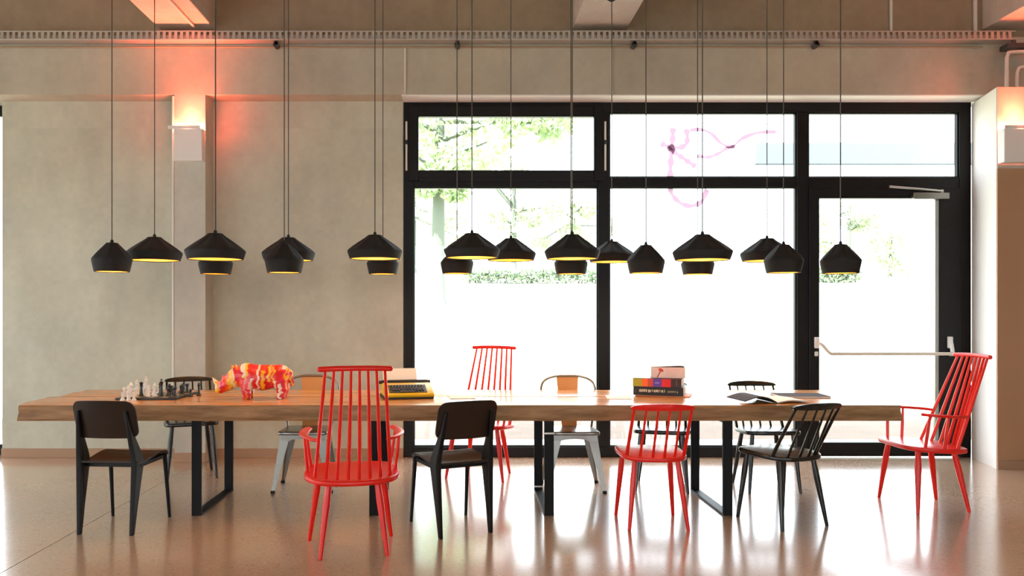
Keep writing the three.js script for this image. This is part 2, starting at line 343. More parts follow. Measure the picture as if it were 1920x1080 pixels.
{
  const d = group('door_1', 'black-framed glass door with a pale push bar and a closer', 'door', [0, 0, 0], 0, null, 'structure');
  const part = (n, x0, x1, y0, y1) => mesh(n, box(x0, x1, y0, y1, -0.06, 0.016, 0.006), M.frame, d);
  part('stile', 3.272, 3.369, 0.012, 2.534); part('stile', 4.497, 4.70, 0.012, 2.534);
  part('top_rail', 3.369, 4.497, 2.44, 2.534); part('bottom_rail', 3.369, 4.497, 0.012, 0.142);
  paneAt(d, 3.36, 4.505, 0.13, 2.45, -0.02);
  mesh('edge_bead', box(4.462, 4.497, 0.142, 2.44, -0.02, 0.008, 0.003), M.galvanised, d);
  const pb = mesh('push_bar', tube([V(3.335, 1.085, 0.03), V(3.37, 1.06, 0.07), V(3.43, 0.985, 0.10), V(3.50, 0.981, 0.10), V(4.0, 0.981, 0.10), V(4.52, 0.981, 0.10), V(4.57, 0.983, 0.095)], 0.015, 60, 10), M.barPaint, d);
  mesh('bracket', [box(3.315, 3.352, 1.03, 1.135, 0.016, 0.05, 0.008)], M.whitePaint, pb);
  mesh('bracket', [tube([V(4.548, 0.975, 0.09), V(4.585, 0.985, 0.07), V(4.592, 1.06, 0.045), V(4.588, 1.12, 0.03)], 0.018, 20, 8), box(4.565, 4.61, 1.03, 1.14, 0.016, 0.045, 0.008)], M.whitePaint, pb);
  mesh('lock_cylinder', box(3.318, 3.35, 0.955, 1.0, 0.016, 0.034, 0.008), M.whitePaint, d);
  const cl = mesh('door_closer', box(4.222, 4.558, 2.425, 2.486, 0.016, 0.075, 0.008), M.galvanised, d);
  mesh('closer_arm', [rod(V(4.50, 2.50, 0.06), V(4.01, 2.545, 0.045), 0.011), rod(V(4.50, 2.48, 0.05), V(4.50, 2.515, 0.05), 0.014)], M.steel, cl);
}
{
  const w = group('window_2', 'black-framed window at the edge beyond the concrete panel', 'window', [0, 0, 0], 0, null, 'structure');
  for (const [a, b, c, d] of [[-4.41, -4.33, 0, 3.352], [-5.8, -4.41, 3.25, 3.352], [-5.8, -4.41, 0, 0.098], [-5.88, -5.8, 0, 3.352]]) bar(w, a, b, c, d, -0.20, -0.14);
  paneAt(w, -5.81, -4.40, 0.09, 3.26, -0.17);
}

// ---------------------------------------------------------------- services on the wall
{
  const t = group('cable_tray', 'long perforated metal cable tray fixed along the lintel', 'cable tray', [0, 3.813, 0.30]);
  mesh('rail', box(-7.9, 4.98, 0.0, 0.014, -0.066, 0.05, 0.003), M.trayMetal, t);
  mesh('rail', box(-7.9, 4.98, 0.072, 0.083, 0.043, 0.05, 0.003), M.trayMetal, t);
  mesh('rail', box(-7.9, 4.98, 0.0, 0.083, -0.068, -0.062), M.trayMetal, t);
  const rungs = []; for (let x = -7.88; x < 4.96; x += 0.052) rungs.push(box(x, x + 0.026, 0.012, 0.073, 0.044, 0.049));
  mesh('perforated_side', rungs, M.trayMetal, t).userData.kind = 'stuff';
  for (const x of [-5.15, -1.67, -0.035, 1.56, 3.2]) mesh('bracket', [rod(V(x, -0.035, -0.03), V(x, -0.035, 0.03), 0.026, 12), box(x - 0.014, x + 0.014, -0.035, 0.0, -0.03, 0.03)], M.greyPlastic, t);
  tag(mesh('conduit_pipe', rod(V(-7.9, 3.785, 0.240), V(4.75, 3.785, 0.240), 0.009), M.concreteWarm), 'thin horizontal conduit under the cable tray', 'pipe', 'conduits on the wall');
  const vert = (x, y0, y1, z, r, l) => tag(mesh('conduit_pipe', rod(V(x, y0, z), V(x, y1, z), r), M.conduit), l, 'pipe', 'conduits on the wall');
  vert(-0.512, 3.36, 3.774, 0.240, 0.009, 'short vertical conduit above the window corner by the concrete panel');
  vert(1.372, 3.36, 3.774, 0.240, 0.009, 'short vertical conduit above the post between the two big panes');
  vert(-2.632, 0.60, 3.34, 0.222, 0.012, 'long white vertical conduit running down beside the narrow column');
  vert(3.93, 3.93, 4.6, 0.216, 0.014, 'vertical conduit rising above the cable tray over the glass door');
  vert(4.70, 3.93, 4.6, 0.216, 0.018, 'vertical conduit rising beside the beam above the pillar');
  tag(mesh('conduit_pipe', rod(V(-2.41, 3.943, 0.32), V(-2.41, 3.943, 1.85), 0.012), M.conduit), 'conduit running along the underside of the orange-lit beam', 'pipe', 'conduits on the wall');
  tag(mesh('bent_pipe', tube([V(4.86, 3.33, 0.40), V(4.86, 3.60, 0.40), V(4.87, 3.655, 0.40), V(4.91, 3.685, 0.40), V(5.3, 3.69, 0.40)], 0.017, 40, 8), M.conduit), 'taller bent pipe on top of the pillar', 'pipe', 'conduits on the wall');
  tag(mesh('bent_pipe', tube([V(4.98, 3.33, 0.36), V(4.98, 3.48, 0.36), V(4.99, 3.535, 0.36), V(5.03, 3.565, 0.36), V(5.3, 3.57, 0.36)], 0.015, 40, 8), M.conduit), 'lower bent pipe on top of the pillar', 'pipe', 'conduits on the wall');
  tag(mesh('junction_box', [box(4.86, 5.1, 3.715, 3.765, 0.30, 0.42, 0.012), rod(V(4.95, 3.76, 0.36), V(4.95, 3.805, 0.36), 0.02)], M.greyPlastic), 'dark junction box at the end of the cable tray', 'box');
}
function sconce(x, y, z, w, label, flip) {
  const s = group('wall_sconce', label, 'wall lamp', [x, y, z], 0, 'red wall uplights');
  const h = 0.29, d = 0.085, t = 0.006;
  mesh('housing', [box(-w / 2, w / 2, 0, h, d - t, d, 0.003), box(-w / 2, -w / 2 + t, 0, h, 0, d - t), box(w / 2 - t, w / 2, 0, h, 0, d - t), box(-w / 2 + t, w / 2 - t, 0, t, 0, d - t)], M.whitePaint, s);
  const lip = box(-w / 2 - (flip ? 0 : 0.05), w / 2 - (flip ? 0 : 0.015), h - 0.004, h + 0.026, d - 0.002, d + 0.006, 0.002);
  mesh('flap', lip, M.whitePaint, s);
  mesh('glow_tube', rod(V(-w / 2 + 0.03, h - 0.05, 0.042), V(w / 2 - 0.03, h - 0.05, 0.042), 0.012), M.tubeGlow, s);
  for (const q of [-0.108, 0.108]) { const l = new THREE.PointLight(C(1, 0.115, 0.065), 1.3, 0, 2); l.position.set(q, h - 0.012, 0.062); l.castShadow = true; l.shadow.radius = 1.5; l.name = 'sconce_light'; s.add(l); }
  const up = new THREE.SpotLight(C(1, 0.15, 0.075), 12, 0, 0.95, 1, 2); up.position.set(0, h - 0.02, 0.065); up.target.position.set(0, h + 1, 0.45); up.castShadow = true; up.shadow.radius = 2; up.name = 'sconce_beam'; s.add(up, up.target);
}
sconce(-2.468, 2.735, 0.2295, 0.255, 'white box uplight glowing red on the narrow concrete column');
sconce(4.808, 2.66, 0.556, 0.27, 'white box uplight glowing red on the pillar by the door', true);

// ---------------------------------------------------------------- the long table
const TOP = 0.75;
{
  const t = group('long_table', 'very long plank dining table with live-edge oak top and black steel legs', 'table', [-0.03, 0, 1.65]);
  const slab = (x0, x1, z0, z1, sd, frontRough) => {
    const T = 0.115, g = new THREE.BoxGeometry(x1 - x0, T, z1 - z0, 150, 6, 10);
    g.translate((x0 + x1) / 2, TOP - T / 2, (z0 + z1) / 2); metreUV(g);
    const r = 0.016;
    bend(g, (v) => {
      const ey = Math.min(TOP - v.y, v.y - (TOP - T)), ez = Math.min(v.z - z0, z1 - v.z), ex = Math.min(v.x - x0, x1 - v.x);
      const near = (e) => clamp(1 - e / r, 0, 1);
      if (ey < 0.001 && ez < 0.001) v.y += (v.y > TOP - T / 2 ? -1 : 1) * r * 0.35, v.z += (v.z > (z0 + z1) / 2 ? -1 : 1) * r * 0.35;
      if (ez < 0.001) v.z += (v.z > (z0 + z1) / 2 ? 1 : -1) * frontRough * (0.016 * (fbm(v.x / 8 + 0.5, v.y * 1.2, 24, 3, sd) - 0.5) + 0.008 * (vnoise(v.x * 9, v.y * 24, 512, sd + 3) - 0.5));
      if (ex < 0.001) v.x += (v.x > 0 ? 1 : -1) * (0.05 * (fbm(v.z * 0.7 + 0.3, v.y * 2, 9, 3, sd + 7) - 0.5) - (v.x < 0 ? 0.035 * sstep(0.25, 0.0, z1 - v.z) * (sd === 301 ? 1 : 0) : 0));
    });
    return toCreasedNormals(g, 0.6);
  };
  const mats = [M.woodEdge, M.woodEdge, M.woodTop, M.woodTop, M.woodEdge, M.woodEdge];
  const twoFaced = (g0) => {                              // top and bottom wear the plank grain, the sides the sawn edge
    const g = g0.index ? g0.toNonIndexed() : g0, n = g.attributes.normal, p = g.attributes.position, u = g.attributes.uv, a = [[], []];
    for (let i = 0; i < p.count; i += 3) a[Math.abs(n.getY(i)) > 0.7 && Math.abs(n.getY(i + 1)) > 0.7 ? 1 : 0].push(i);
    const out = new THREE.BufferGeometry(), pos = [], nor = [], uv = [];
    let at = 0; a.forEach((list, k) => { for (const i of list) for (let j = 0; j < 3; j++) { pos.push(p.getX(i + j), p.getY(i + j), p.getZ(i + j)); nor.push(n.getX(i + j), n.getY(i + j), n.getZ(i + j)); uv.push(u.getX(i + j), u.getY(i + j)); } out.addGroup(at, list.length * 3, k); at += list.length * 3; });
    out.setAttribute('position', new THREE.Float32BufferAttribute(pos, 3)); out.setAttribute('normal', new THREE.Float32BufferAttribute(nor, 3)); out.setAttribute('uv', new THREE.Float32BufferAttribute(uv, 2));
    return out;
  };
  const plank = (g) => mesh('plank', twoFaced(g), [M.woodEdge, M.woodTop], t);
  plank(slab(-2.95, 2.955, -0.028, 0.52, 301, 1.0));
  plank(slab(-2.93, 2.93, -0.525, -0.040, 331, 1.0));
  for (const x of [-1.745, -0.555, 0.618, 1.815]) {
    const f = mesh('leg_frame', [box(x - 0.032, x + 0.032, 0, 0.64, 0.455, 0.475, 0.002), box(x - 0.032, x + 0.032, 0, 0.64, -0.268, -0.248, 0.002), box(x - 0.032, x + 0.032, 0, 0.014, -0.248, 0.455, 0.002), box(x - 0.032, x + 0.032, 0.622, 0.636, -0.248, 0.455, 0.002)], M.blackSteel, t);
    if (Math.abs(x - 0.618) < 0.01) { mesh('cable_tie', box(x - 0.034, x + 0.034, 0.545, 0.557, 0.453, 0.4775, 0.002), M.whitePaint, f); mesh('cable_tie', box(x - 0.034, x + 0.034, 0.03, 0.042, -0.27, -0.245, 0.002), M.whitePaint, f); }
  }
  tag(mesh('power_cable', tube([V(1.03, 0.626, 1.75), V(1.06, 0.605, 1.75), V(1.11, 0.597, 1.75), V(1.17, 0.600, 1.75), V(1.22, 0.618, 1.75), V(1.26, 0.626, 1.75)], 0.006, 30, 6), M.blackPlastic), 'black cable sagging under the table beside the metal chair by the window', 'cable');
  tag(mesh('power_cable', tube([V(-1.40, 0.626, 1.7), V(-1.37, 0.61, 1.7), V(-1.33, 0.605, 1.7), V(-1.29, 0.61, 1.7), V(-1.25, 0.626, 1.7)], 0.006, 30, 6), M.blackPlastic), 'short black cable sagging under the table below the rhino', 'cable');
}

// ---------------------------------------------------------------- chairs
const GROUPS = {};
const at = (x, d, hx, hd) => ({ pos: [x, 0, 7.34 - d], turn: Math.atan2(hx, -hd) });
function legGeo(top, foot, r0, r1, r2) { return rod(foot, top, [[0, r2], [0.02, r2 * 1.03], [0.72, r1], [1, r0]], 12); }

function lowSpindleChair(label, mat, place) {
  const o = group('spindle_chair', label, 'chair', place.pos, place.turn, 'low spindle-back chairs');
  const s = smoothShape([[-0.205, 0.16], [-0.15, 0.205], [0, 0.212], [0.15, 0.205], [0.205, 0.16], [0.212, 0.02], [0.196, -0.11], [0.13, -0.19], [0, -0.212], [-0.13, -0.19], [-0.196, -0.11], [-0.212, 0.02]], 72);
  const g = extrude(s, 0.030, 0.008); g.rotateX(Math.PI / 2);       // the outline's y becomes +z (front)
  bend(g, (v) => { v.y += 0.455 + v.z * 0.03 - 0.010 * Math.exp(-(v.x * v.x + (v.z + 0.02) * (v.z + 0.02)) / 0.016) * (v.y > -0.015 ? 1 : 0.3); });
  mesh('seat', toCreasedNormals(g, 0.8), mat, o);
  for (const sx of [-1, 1]) {
    mesh('leg', legGeo(V(sx * 0.155, 0.437, 0.145), V(sx * 0.192, 0, 0.192), 0.015, 0.0195, 0.011), mat, o);
    mesh('leg', legGeo(V(sx * 0.135, 0.425, -0.125), V(sx * 0.184, 0, -0.192), 0.015, 0.0195, 0.011), mat, o);
  }
  // crest rail: bowed in plan, higher in the middle
  const n = 28, pts = [], W = 0.195;
  const rz = (x) => -0.325 + 0.040 * (x / W) ** 2;
  const rail = new THREE.BoxGeometry(2 * W, 1, 0.020, n, 4, 2);
  bend(rail, (v) => { const k = v.x / W, e = Math.sqrt(Math.max(0, 1 - k ** 8)); const top = 0.792 + 0.013 * (1 - k * k), low = 0.762 + 0.003 * k * k; v.y = lerp(0.775, lerp(low, top, v.y + 0.5), 0.35 + 0.65 * e); v.z = v.z * (Math.abs(v.y - 0.778) > 0.016 ? 0.7 : 1) + rz(v.x) - (v.y - 0.77) * 0.25; });
  mesh('crest_rail', toCreasedNormals(rail, 0.7), mat, o);
  for (let i = 0; i < 6; i++) {
    const k = -1 + (2 * i) / 5, outer = i === 0 || i === 5, x0 = k * 0.182, x1 = k * 0.176;
    mesh('spindle', rod(V(x0, 0.445, -0.185 + 0.085 * k * k), V(x1, 0.768, rz(x1)), outer ? [[0, 0.012], [0.6, 0.0105], [1, 0.009]] : [[0, 0.0085], [0.5, 0.008], [1, 0.0065]], 8), mat, o);
  }
  return o;
}
function highSpindleChair(label, mat, place) {
  const o = group('high_back_chair', label, 'chair', place.pos, place.turn, 'red high-back spindle chairs');
  const s = smoothShape([[-0.245, 0.17], [-0.17, 0.235], [0, 0.25], [0.17, 0.235], [0.245, 0.17], [0.272, 0.02], [0.252, -0.10], [0.17, -0.19], [0, -0.222], [-0.17, -0.19], [-0.252, -0.10], [-0.272, 0.02]], 80);
  const g = extrude(s, 0.032, 0.009); g.rotateX(Math.PI / 2);
  bend(g, (v) => { v.y += 0.435 + v.z * 0.05 - 0.012 * Math.exp(-(v.x * v.x + v.z * v.z) / 0.03) * (v.y > -0.015 ? 1 : 0.3); });
  mesh('seat', toCreasedNormals(g, 0.8), mat, o);
  for (const sx of [-1, 1]) {
    mesh('leg', legGeo(V(sx * 0.185, 0.415, 0.155), V(sx * 0.245, 0, 0.192), 0.017, 0.021, 0.011), mat, o);
    mesh('leg', legGeo(V(sx * 0.135, 0.405, -0.12), V(sx * 0.185, 0, -0.192), 0.017, 0.021, 0.011), mat, o);
  }
  const rz = (x) => -0.352 + 0.02 * (x / 0.19) ** 2, RY = 1.058;
  mesh('top_rail', [tube([V(-0.188, RY - 0.002, rz(0.19)), V(-0.1, RY + 0.002, rz(0.1)), V(0, RY + 0.003, rz(0)), V(0.1, RY + 0.002, rz(0.1)), V(0.188, RY - 0.002, rz(0.19))], 0.0145, 24, 12), new THREE.SphereGeometry(0.0145, 12, 8).translate(-0.188, RY - 0.002, rz(0.19)), new THREE.SphereGeometry(0.0145, 12, 8).translate(0.188, RY - 0.002, rz(0.19))], mat, o);
  for (let i = 0; i < 8; i++) {
    const k = -1 + (2 * i) / 7, x0 = k * 0.212, x1 = k * 0.158;
    mesh('spindle', rod(V(x0, 0.425, -0.178 + 0.085 * k * k), V(x1, RY, rz(x1)), [[0, 0.0105], [0.35, 0.0110], [1, 0.0082]], 8), mat, o);
  }
  for (const sx of [-1, 1]) {
    const c = new THREE.CatmullRomCurve3([V(sx * 0.188, 0.652, -0.178), V(sx * 0.232, 0.655, -0.135), V(sx * 0.268, 0.660, -0.05), V(sx * 0.272, 0.667, 0.06), V(sx * 0.248, 0.675, 0.17)]);
    const n = 22, m = 10, pos = [], ix = [];
    for (let i = 0; i <= n; i++) {
      const p = c.getPoint(i / n), t = c.getTangent(i / n), side = V(0, 1, 0).cross(t).normalize(), up = t.clone().cross(side), f = i / n, hw = (0.013 + 0.017 * sstep(0.2, 0.75, f)) * Math.sqrt(Math.max(0.02, 1 - Math.max(0, (f - 0.93) / 0.07) ** 2)), hh = 0.010;
      for (let j = 0; j < m; j++) { const a = (j / m) * 2 * Math.PI; pos.push(p.x + side.x * Math.cos(a) * hw + up.x * Math.sin(a) * hh, p.y + side.y * Math.cos(a) * hw + up.y * Math.sin(a) * hh, p.z + side.z * Math.cos(a) * hw + up.z * Math.sin(a) * hh); }
      if (i < n) for (let j = 0; j < m; j++) { const a = i * m + j, b = i * m + ((j + 1) % m); ix.push(a, b, a + m, b, b + m, a + m); }
    }
    const cap = (base, rev) => { for (let j = 1; j < m - 1; j++) rev ? ix.push(base, base + j + 1, base + j) : ix.push(base, base + j, base + j + 1); };
    cap(0, false); cap(n * m, true);
    const ag = new THREE.BufferGeometry(); ag.setAttribute('position', new THREE.Float32BufferAttribute(pos, 3)); ag.setIndex(ix); ag.computeVertexNormals();
    const am = mesh('armrest', ag, mat, o);
    mesh('arm_post', rod(V(sx * 0.232, 0.44, 0.135), V(sx * 0.262, 0.666, 0.12), [[0, 0.010], [0.5, 0.0105], [1, 0.008]], 8), mat, am);
    mesh('arm_post', rod(V(sx * 0.252, 0.435, 0.02), V(sx * 0.272, 0.66, 0.0), [[0, 0.010], [0.5, 0.0105], [1, 0.008]], 8), mat, am);
  }
  return o;
}
function plyChair(label, place) {
  const o = group('plywood_chair', label, 'chair', place.pos, place.turn, 'dark plywood chairs');
  const sg = new THREE.BoxGeometry(0.41, 0.012, 0.42, 16, 1, 24);
  bend(sg, (v) => {
    const k = (v.z + 0.21) / 0.42, w = lerp(0.90, 1.0, k), c = Math.min(0.21 - Math.abs(v.z), 0.05) / 0.05;
    v.x *= w * (0.90 + 0.10 * Math.sqrt(clamp(c * (2 - c), 0, 1)));
    v.y += 0.455 - 0.024 * sstep(0.75, 0.1, k) + 0.012 * sstep(0.12, 0, k) - 0.03 * sstep(0.84, 1.02, k) * 1.0 - 0.010 * (1 - (v.x / 0.2) ** 2) * sstep(0, 0.3, k) * sstep(1, 0.7, k);
    v.z += 0.0;
  });
  mesh('seat', toCreasedNormals(sg, 0.7), M.darkWood, o);
  const bs = new THREE.Shape(), w = 0.196, h = 0.115, r = 0.05;
  bs.moveTo(-w + r, -h); bs.lineTo(w - r, -h); bs.quadraticCurveTo(w, -h, w, -h + r); bs.lineTo(w, h - r); bs.quadraticCurveTo(w, h, w - r, h); bs.quadraticCurveTo(0, h + 0.012, -w + r, h); bs.quadraticCurveTo(-w, h, -w, h - r); bs.lineTo(-w, -h + r); bs.quadraticCurveTo(-w, -h, -w + r, -h);
  const bp = new THREE.BoxGeometry(1, 1, 0.012, 20, 12, 1);
  bend(bp, (v) => {                                       // a bowed panel with rounded corners
    const kx = v.x * 2, ky = v.y * 2, cx = Math.max(0, Math.abs(kx) * w - (w - r)) / r, cy = Math.max(0, Math.abs(ky) * h - (h - r)) / r, q = Math.hypot(cx, cy);
    let x = kx * w, y = ky * h;
    if (cx > 0 && cy > 0) { const f = Math.max(cx, cy) / q; x = Math.sign(kx) * (w - r + cx * f * r); y = Math.sign(ky) * (h - r + cy * f * r); }
    v.x = x; v.y = y + 0.705; if (ky > 0) v.y += 0.008 * (1 - kx * kx) * ky;
    v.z += -0.222 - 0.034 * (1 - (x / w) ** 2) - 0.30 * (y) ;
  });
  mesh('backrest', toCreasedNormals(bp, 0.7), M.darkWood, o);
  for (const sx of [-1, 1]) {
    // rear leg: deep tapering fin in profile, carrying the back
    const s = shapeOf([[-0.236, 0], [-0.206, 0], [-0.175, 0.16], [-0.118, 0.40], [-0.112, 0.445], [-0.130, 0.49], [-0.205, 0.62], [-0.252, 0.765], [-0.276, 0.765], [-0.246, 0.60], [-0.214, 0.44]]);
    const g = extrude(s, 0.036, 0.006); g.translate(0, 0, -0.018); g.rotateY(-Math.PI / 2);
    bend(g, (v) => { v.x = v.x * (v.y < 0.44 ? lerp(0.62, 1, v.y / 0.44) : lerp(1, 0.55, (v.y - 0.44) / 0.32)) + sx * (v.y < 0.44 ? lerp(0.167, 0.176, v.y / 0.44) : lerp(0.176, 0.150, (v.y - 0.44) / 0.32)); });
    mesh('rear_leg', toCreasedNormals(g, 0.5), M.darkFrame, o);
    mesh('front_leg', [rod(V(sx * 0.196, 0, 0.215), V(sx * 0.186, 0.425, 0.165), [[0, 0.0105], [1, 0.0145]], 10)], M.darkFrame, o);
    mesh('side_rail', box(sx * 0.172 - 0.014, sx * 0.172 + 0.014, 0.402, 0.428, -0.15, 0.19, 0.004), M.darkFrame, o);
  }
  mesh('cross_rail', box(-0.165, 0.165, 0.402, 0.428, -0.155, -0.125, 0.004), M.darkFrame, o);
  mesh('cross_rail', box(-0.185, 0.185, 0.405, 0.428, 0.155, 0.180, 0.004), M.darkFrame, o);
  return o;
}
function metalChair(label, place) {
  const o = group('metal_chair', label, 'chair', place.pos, place.turn, 'galvanised metal chairs');
  const s = smoothShape([[-0.165, 0.175], [0, 0.182], [0.165, 0.175], [0.185, 0.12], [0.175, -0.10], [0.155, -0.165], [0, -0.178], [-0.155, -0.165], [-0.175, -0.10], [-0.185, 0.12]], 64);
  const g = extrude(s, 0.026, 0.007); g.rotateX(Math.PI / 2); bend(g, (v) => { v.y += 0.455 - 0.006 * Math.exp(-(v.x * v.x + v.z * v.z) / 0.012); });
  mesh('seat', toCreasedNormals(g, 0.8), M.galvanised, o);
  for (const sx of [-1, 1]) for (const sz of [-1, 1]) {
    // folded sheet leg: a V section wide at the seat and narrow at the foot
    const topP = V(sx * 0.168, 0.435, sz * 0.150), ft = V(sx * 0.228, 0.012, sz * 0.190), a = 0.074, b = 0.024, th = 0.006;
    const sec = (c, w) => [[c.x, c.z], [c.x - sx * w, c.z], [c.x - sx * w, c.z - sz * th], [c.x - sx * th, c.z - sz * th], [c.x - sx * th, c.z - sz * w * 0.75], [c.x, c.z - sz * w * 0.75]];
    const A = sec(topP, a), B = sec(ft, b), pos = [], ix = [];
    A.forEach(([x, z]) => pos.push(x, topP.y, z)); B.forEach(([x, z]) => pos.push(x, ft.y, z));
    const flip = sx * sz > 0;
    for (let i = 0; i < 6; i++) { const j = (i + 1) % 6; flip ? ix.push(i, j, i + 6, j, j + 6, i + 6) : ix.push(i, i + 6, j, j, i + 6, j + 6); }
    for (const base of [0, 6]) ix.push(base, base + 1, base + 2, base, base + 2, base + 3, base, base + 3, base + 4, base, base + 4, base + 5);
    let lg = new THREE.BufferGeometry(); lg.setAttribute('position', new THREE.Float32BufferAttribute(pos, 3)); lg.setIndex(ix); lg = lg.toNonIndexed(); lg.computeVertexNormals();
    const leg = mesh('leg', lg, M.galvanised, o);
    mesh('rubber_foot', box(ft.x - sx * 0.010 - 0.015, ft.x - sx * 0.010 + 0.015, 0, 0.022, ft.z - sz * 0.008 - 0.013, ft.z - sz * 0.008 + 0.013, 0.004), M.rubber, leg);
  }
  const apron = (wd) => { const q = new THREE.Shape(); q.moveTo(-wd, 0); q.lineTo(wd, 0); q.lineTo(wd + 0.008, -0.085); q.quadraticCurveTo(wd - 0.03, -0.035, 0, -0.032); q.quadraticCurveTo(-wd + 0.03, -0.035, -wd - 0.008, -0.085); q.closePath(); return extrude(q, 0.004); };
  mesh('apron', apron(0.165).translate(0, 0.438, 0.150), M.galvanised, o);
  mesh('apron', apron(0.165).translate(0, 0.438, -0.154), M.galvanised, o);
  for (const sx of [-1, 1]) { const q = apron(0.15); q.rotateY(Math.PI / 2); mesh('apron', q.translate(sx * 0.168 - 0.002, 0.438, 0), M.galvanised, o); }
  mesh('brace', [tube([V(-0.165, 0.355, 0.13), V(-0.08, 0.40, 0.06), V(0, 0.41, 0), V(0.08, 0.40, -0.06), V(0.165, 0.355, -0.13)], 0.006, 20, 6), tube([V(0.165, 0.355, 0.13), V(0.08, 0.40, 0.06), V(0, 0.41, 0), V(-0.08, 0.40, -0.06), V(-0.165, 0.355, -0.13)], 0.006, 20, 6)], M.steel, o);
  mesh('back_hoop', tube([V(-0.168, 0.43, -0.14), V(-0.19, 0.55, -0.175), V(-0.212, 0.68, -0.215), V(-0.216, 0.76, -0.24), V(-0.185, 0.815, -0.262), V(-0.10, 0.845, -0.278), V(0, 0.850, -0.283), V(0.10, 0.845, -0.278), V(0.185, 0.815, -0.262), V(0.216, 0.76, -0.24), V(0.212, 0.68, -0.215), V(0.19, 0.55, -0.175), V(0.168, 0.43, -0.14)], 0.0095, 80, 8), M.galvanised, o);
  const sp = new THREE.BoxGeometry(1, 0.40, 0.006, 4, 16, 1);
  bend(sp, (v) => { const k = (v.y + 0.2) / 0.4; v.x *= lerp(0.115, 0.178, k); v.y += 0.648; v.z += lerp(-0.150, -0.279, k) - 0.02 * Math.sin(k * Math.PI) - 0.01 * (1 - (v.x / 0.09) ** 2); });
  mesh('back_splat', toCreasedNormals(sp, 0.6), M.lightWood, o);
  return o;
}
plyChair('dark brown plywood chair with steel legs standing by the chessboard end', at(-2.155, 4.985, 0.035, 0.43));
plyChair('dark brown plywood chair turned slightly, beside the yellow typewriter', at(-0.06, 4.955, -0.167, 0.37));
highSpindleChair('red high-back spindle armchair standing in front of the table, its back to us', M.red, at(-0.63, 4.50, -0.058, 0.304));
highSpindleChair('red high-back spindle chair behind the table against the window', M.red, at(0.17, 6.50, -0.35, -0.94));
highSpindleChair('red high-back spindle armchair at the table end by the glass door', M.red, at(3.267, 5.49, -1, 0.0));
lowSpindleChair('low red spindle-back chair in front of the stack of books', M.red, at(1.232, 5.05, 0, 1));
lowSpindleChair('low black spindle-back chair on the near side, turned towards the open magazine', M.blackLacquer, at(2.09, 5.077, -0.141, 0.354));
lowSpindleChair('low black spindle-back chair behind the chessboard by the concrete column', M.blackLacquer, at(-2.26, 6.505, 0.39, -0.92));
lowSpindleChair('low black spindle-back chair on the window side hidden behind the books', M.blackLacquer, at(1.565, 6.08, -0.26, -0.966));
lowSpindleChair('low black spindle-back chair on the window side behind the open magazine', M.blackLacquer, at(2.36, 6.05, 0, -1));
metalChair('galvanised metal chair with wooden splat against the concrete wall, beside the rhino', at(-1.205, 6.05, 0.02, -1));
metalChair('galvanised metal chair with wooden splat in front of the window', at(0.86, 6.04, 0, -1));

// ---------------------------------------------------------------- pendant lamps
const pendantGeo = {};
function shadeGeo(wide, off) {
  // [radius, height] from the rim up; pleats deepen towards the neck
  const prof = wide ? [[0.176, 0], [0.184, 0.02], [0.1925, 0.048], [0.190, 0.058], [0.158, 0.082], [0.112, 0.114], [0.072, 0.142], [0.052, 0.158], [0.046, 0.166]]
    : [[0.114, 0], [0.121, 0.03], [0.130, 0.075], [0.130, 0.088], [0.112, 0.112], [0.085, 0.142], [0.058, 0.170], [0.042, 0.187], [0.037, 0.194]];
  const n = 96, rows = prof.length, pos = [], uv = [], ix = [];
  for (let i = 0; i < rows; i++) for (let j = 0; j <= n; j++) {
    const a = (j / n) * 2 * Math.PI, [r, y] = prof[i], f = sstep(0.25, 0.7, i / (rows - 1)) * (1 - 0.6 * sstep(0.9, 1, i / (rows - 1))), tri = Math.abs(((a * (wide ? 9 : 7)) / (2 * Math.PI)) % 1 - 0.5) * 2;
    const q = Math.max(0.01, r - off) * (1 + f * (wide ? 0.16 : 0.14) * (tri - 0.55));
    pos.push(q * Math.cos(a), y - (i === rows - 1 ? off : 0), q * Math.sin(a)); uv.push(j / n, y);
  }
  for (let i = 0; i < rows - 1; i++) for (let j = 0; j < n; j++) { const a = i * (n + 1) + j, b = a + n + 1; ix.push(a, b, a + 1, b, b + 1, a + 1); }
  let g = new THREE.BufferGeometry(); g.setAttribute('position', new THREE.Float32BufferAttribute(pos, 3)); g.setAttribute('uv', new THREE.Float32BufferAttribute(uv, 2)); g.setIndex(ix); g.computeVertexNormals();
  return g;
}
for (const wide of [true, false]) {
  const h = wide ? 0.166 : 0.194, rim = wide ? 0.176 : 0.114, neck = wide ? 0.050 : 0.041;
  pendantGeo[wide] = {
    shade: shadeGeo(wide, 0), lining: shadeGeo(wide, 0.006),
    rim: new THREE.TorusGeometry(rim - 0.003, 0.0035, 6, 64).rotateX(Math.PI / 2),
    cap: mergeGeometries([lathe([[0, h + 0.004], [0.014, h + 0.004], [neck - 0.004, h - 0.003], [neck, h - 0.010], [0, h - 0.012]], 24), lathe([[0.012, h], [0.010, h + 0.018], [0.004, h + 0.024]], 12)].map(clean)),
    socket: lathe([[0.02, h - 0.012], [0.02, h - 0.055], [0.012, h - 0.06]], 16), bulb: new THREE.SphereGeometry(0.030, 16, 12).translate(0, h - 0.085, 0),
    rose: lathe([[0.001, -0.035], [0.012, -0.034], [0.03, -0.022], [0.05, -0.006], [0.055, 0]], 24), bulbY: h - 0.085,
  };
}
const bulbOf = (wide) => (wide ? 0.12 : 0.10);
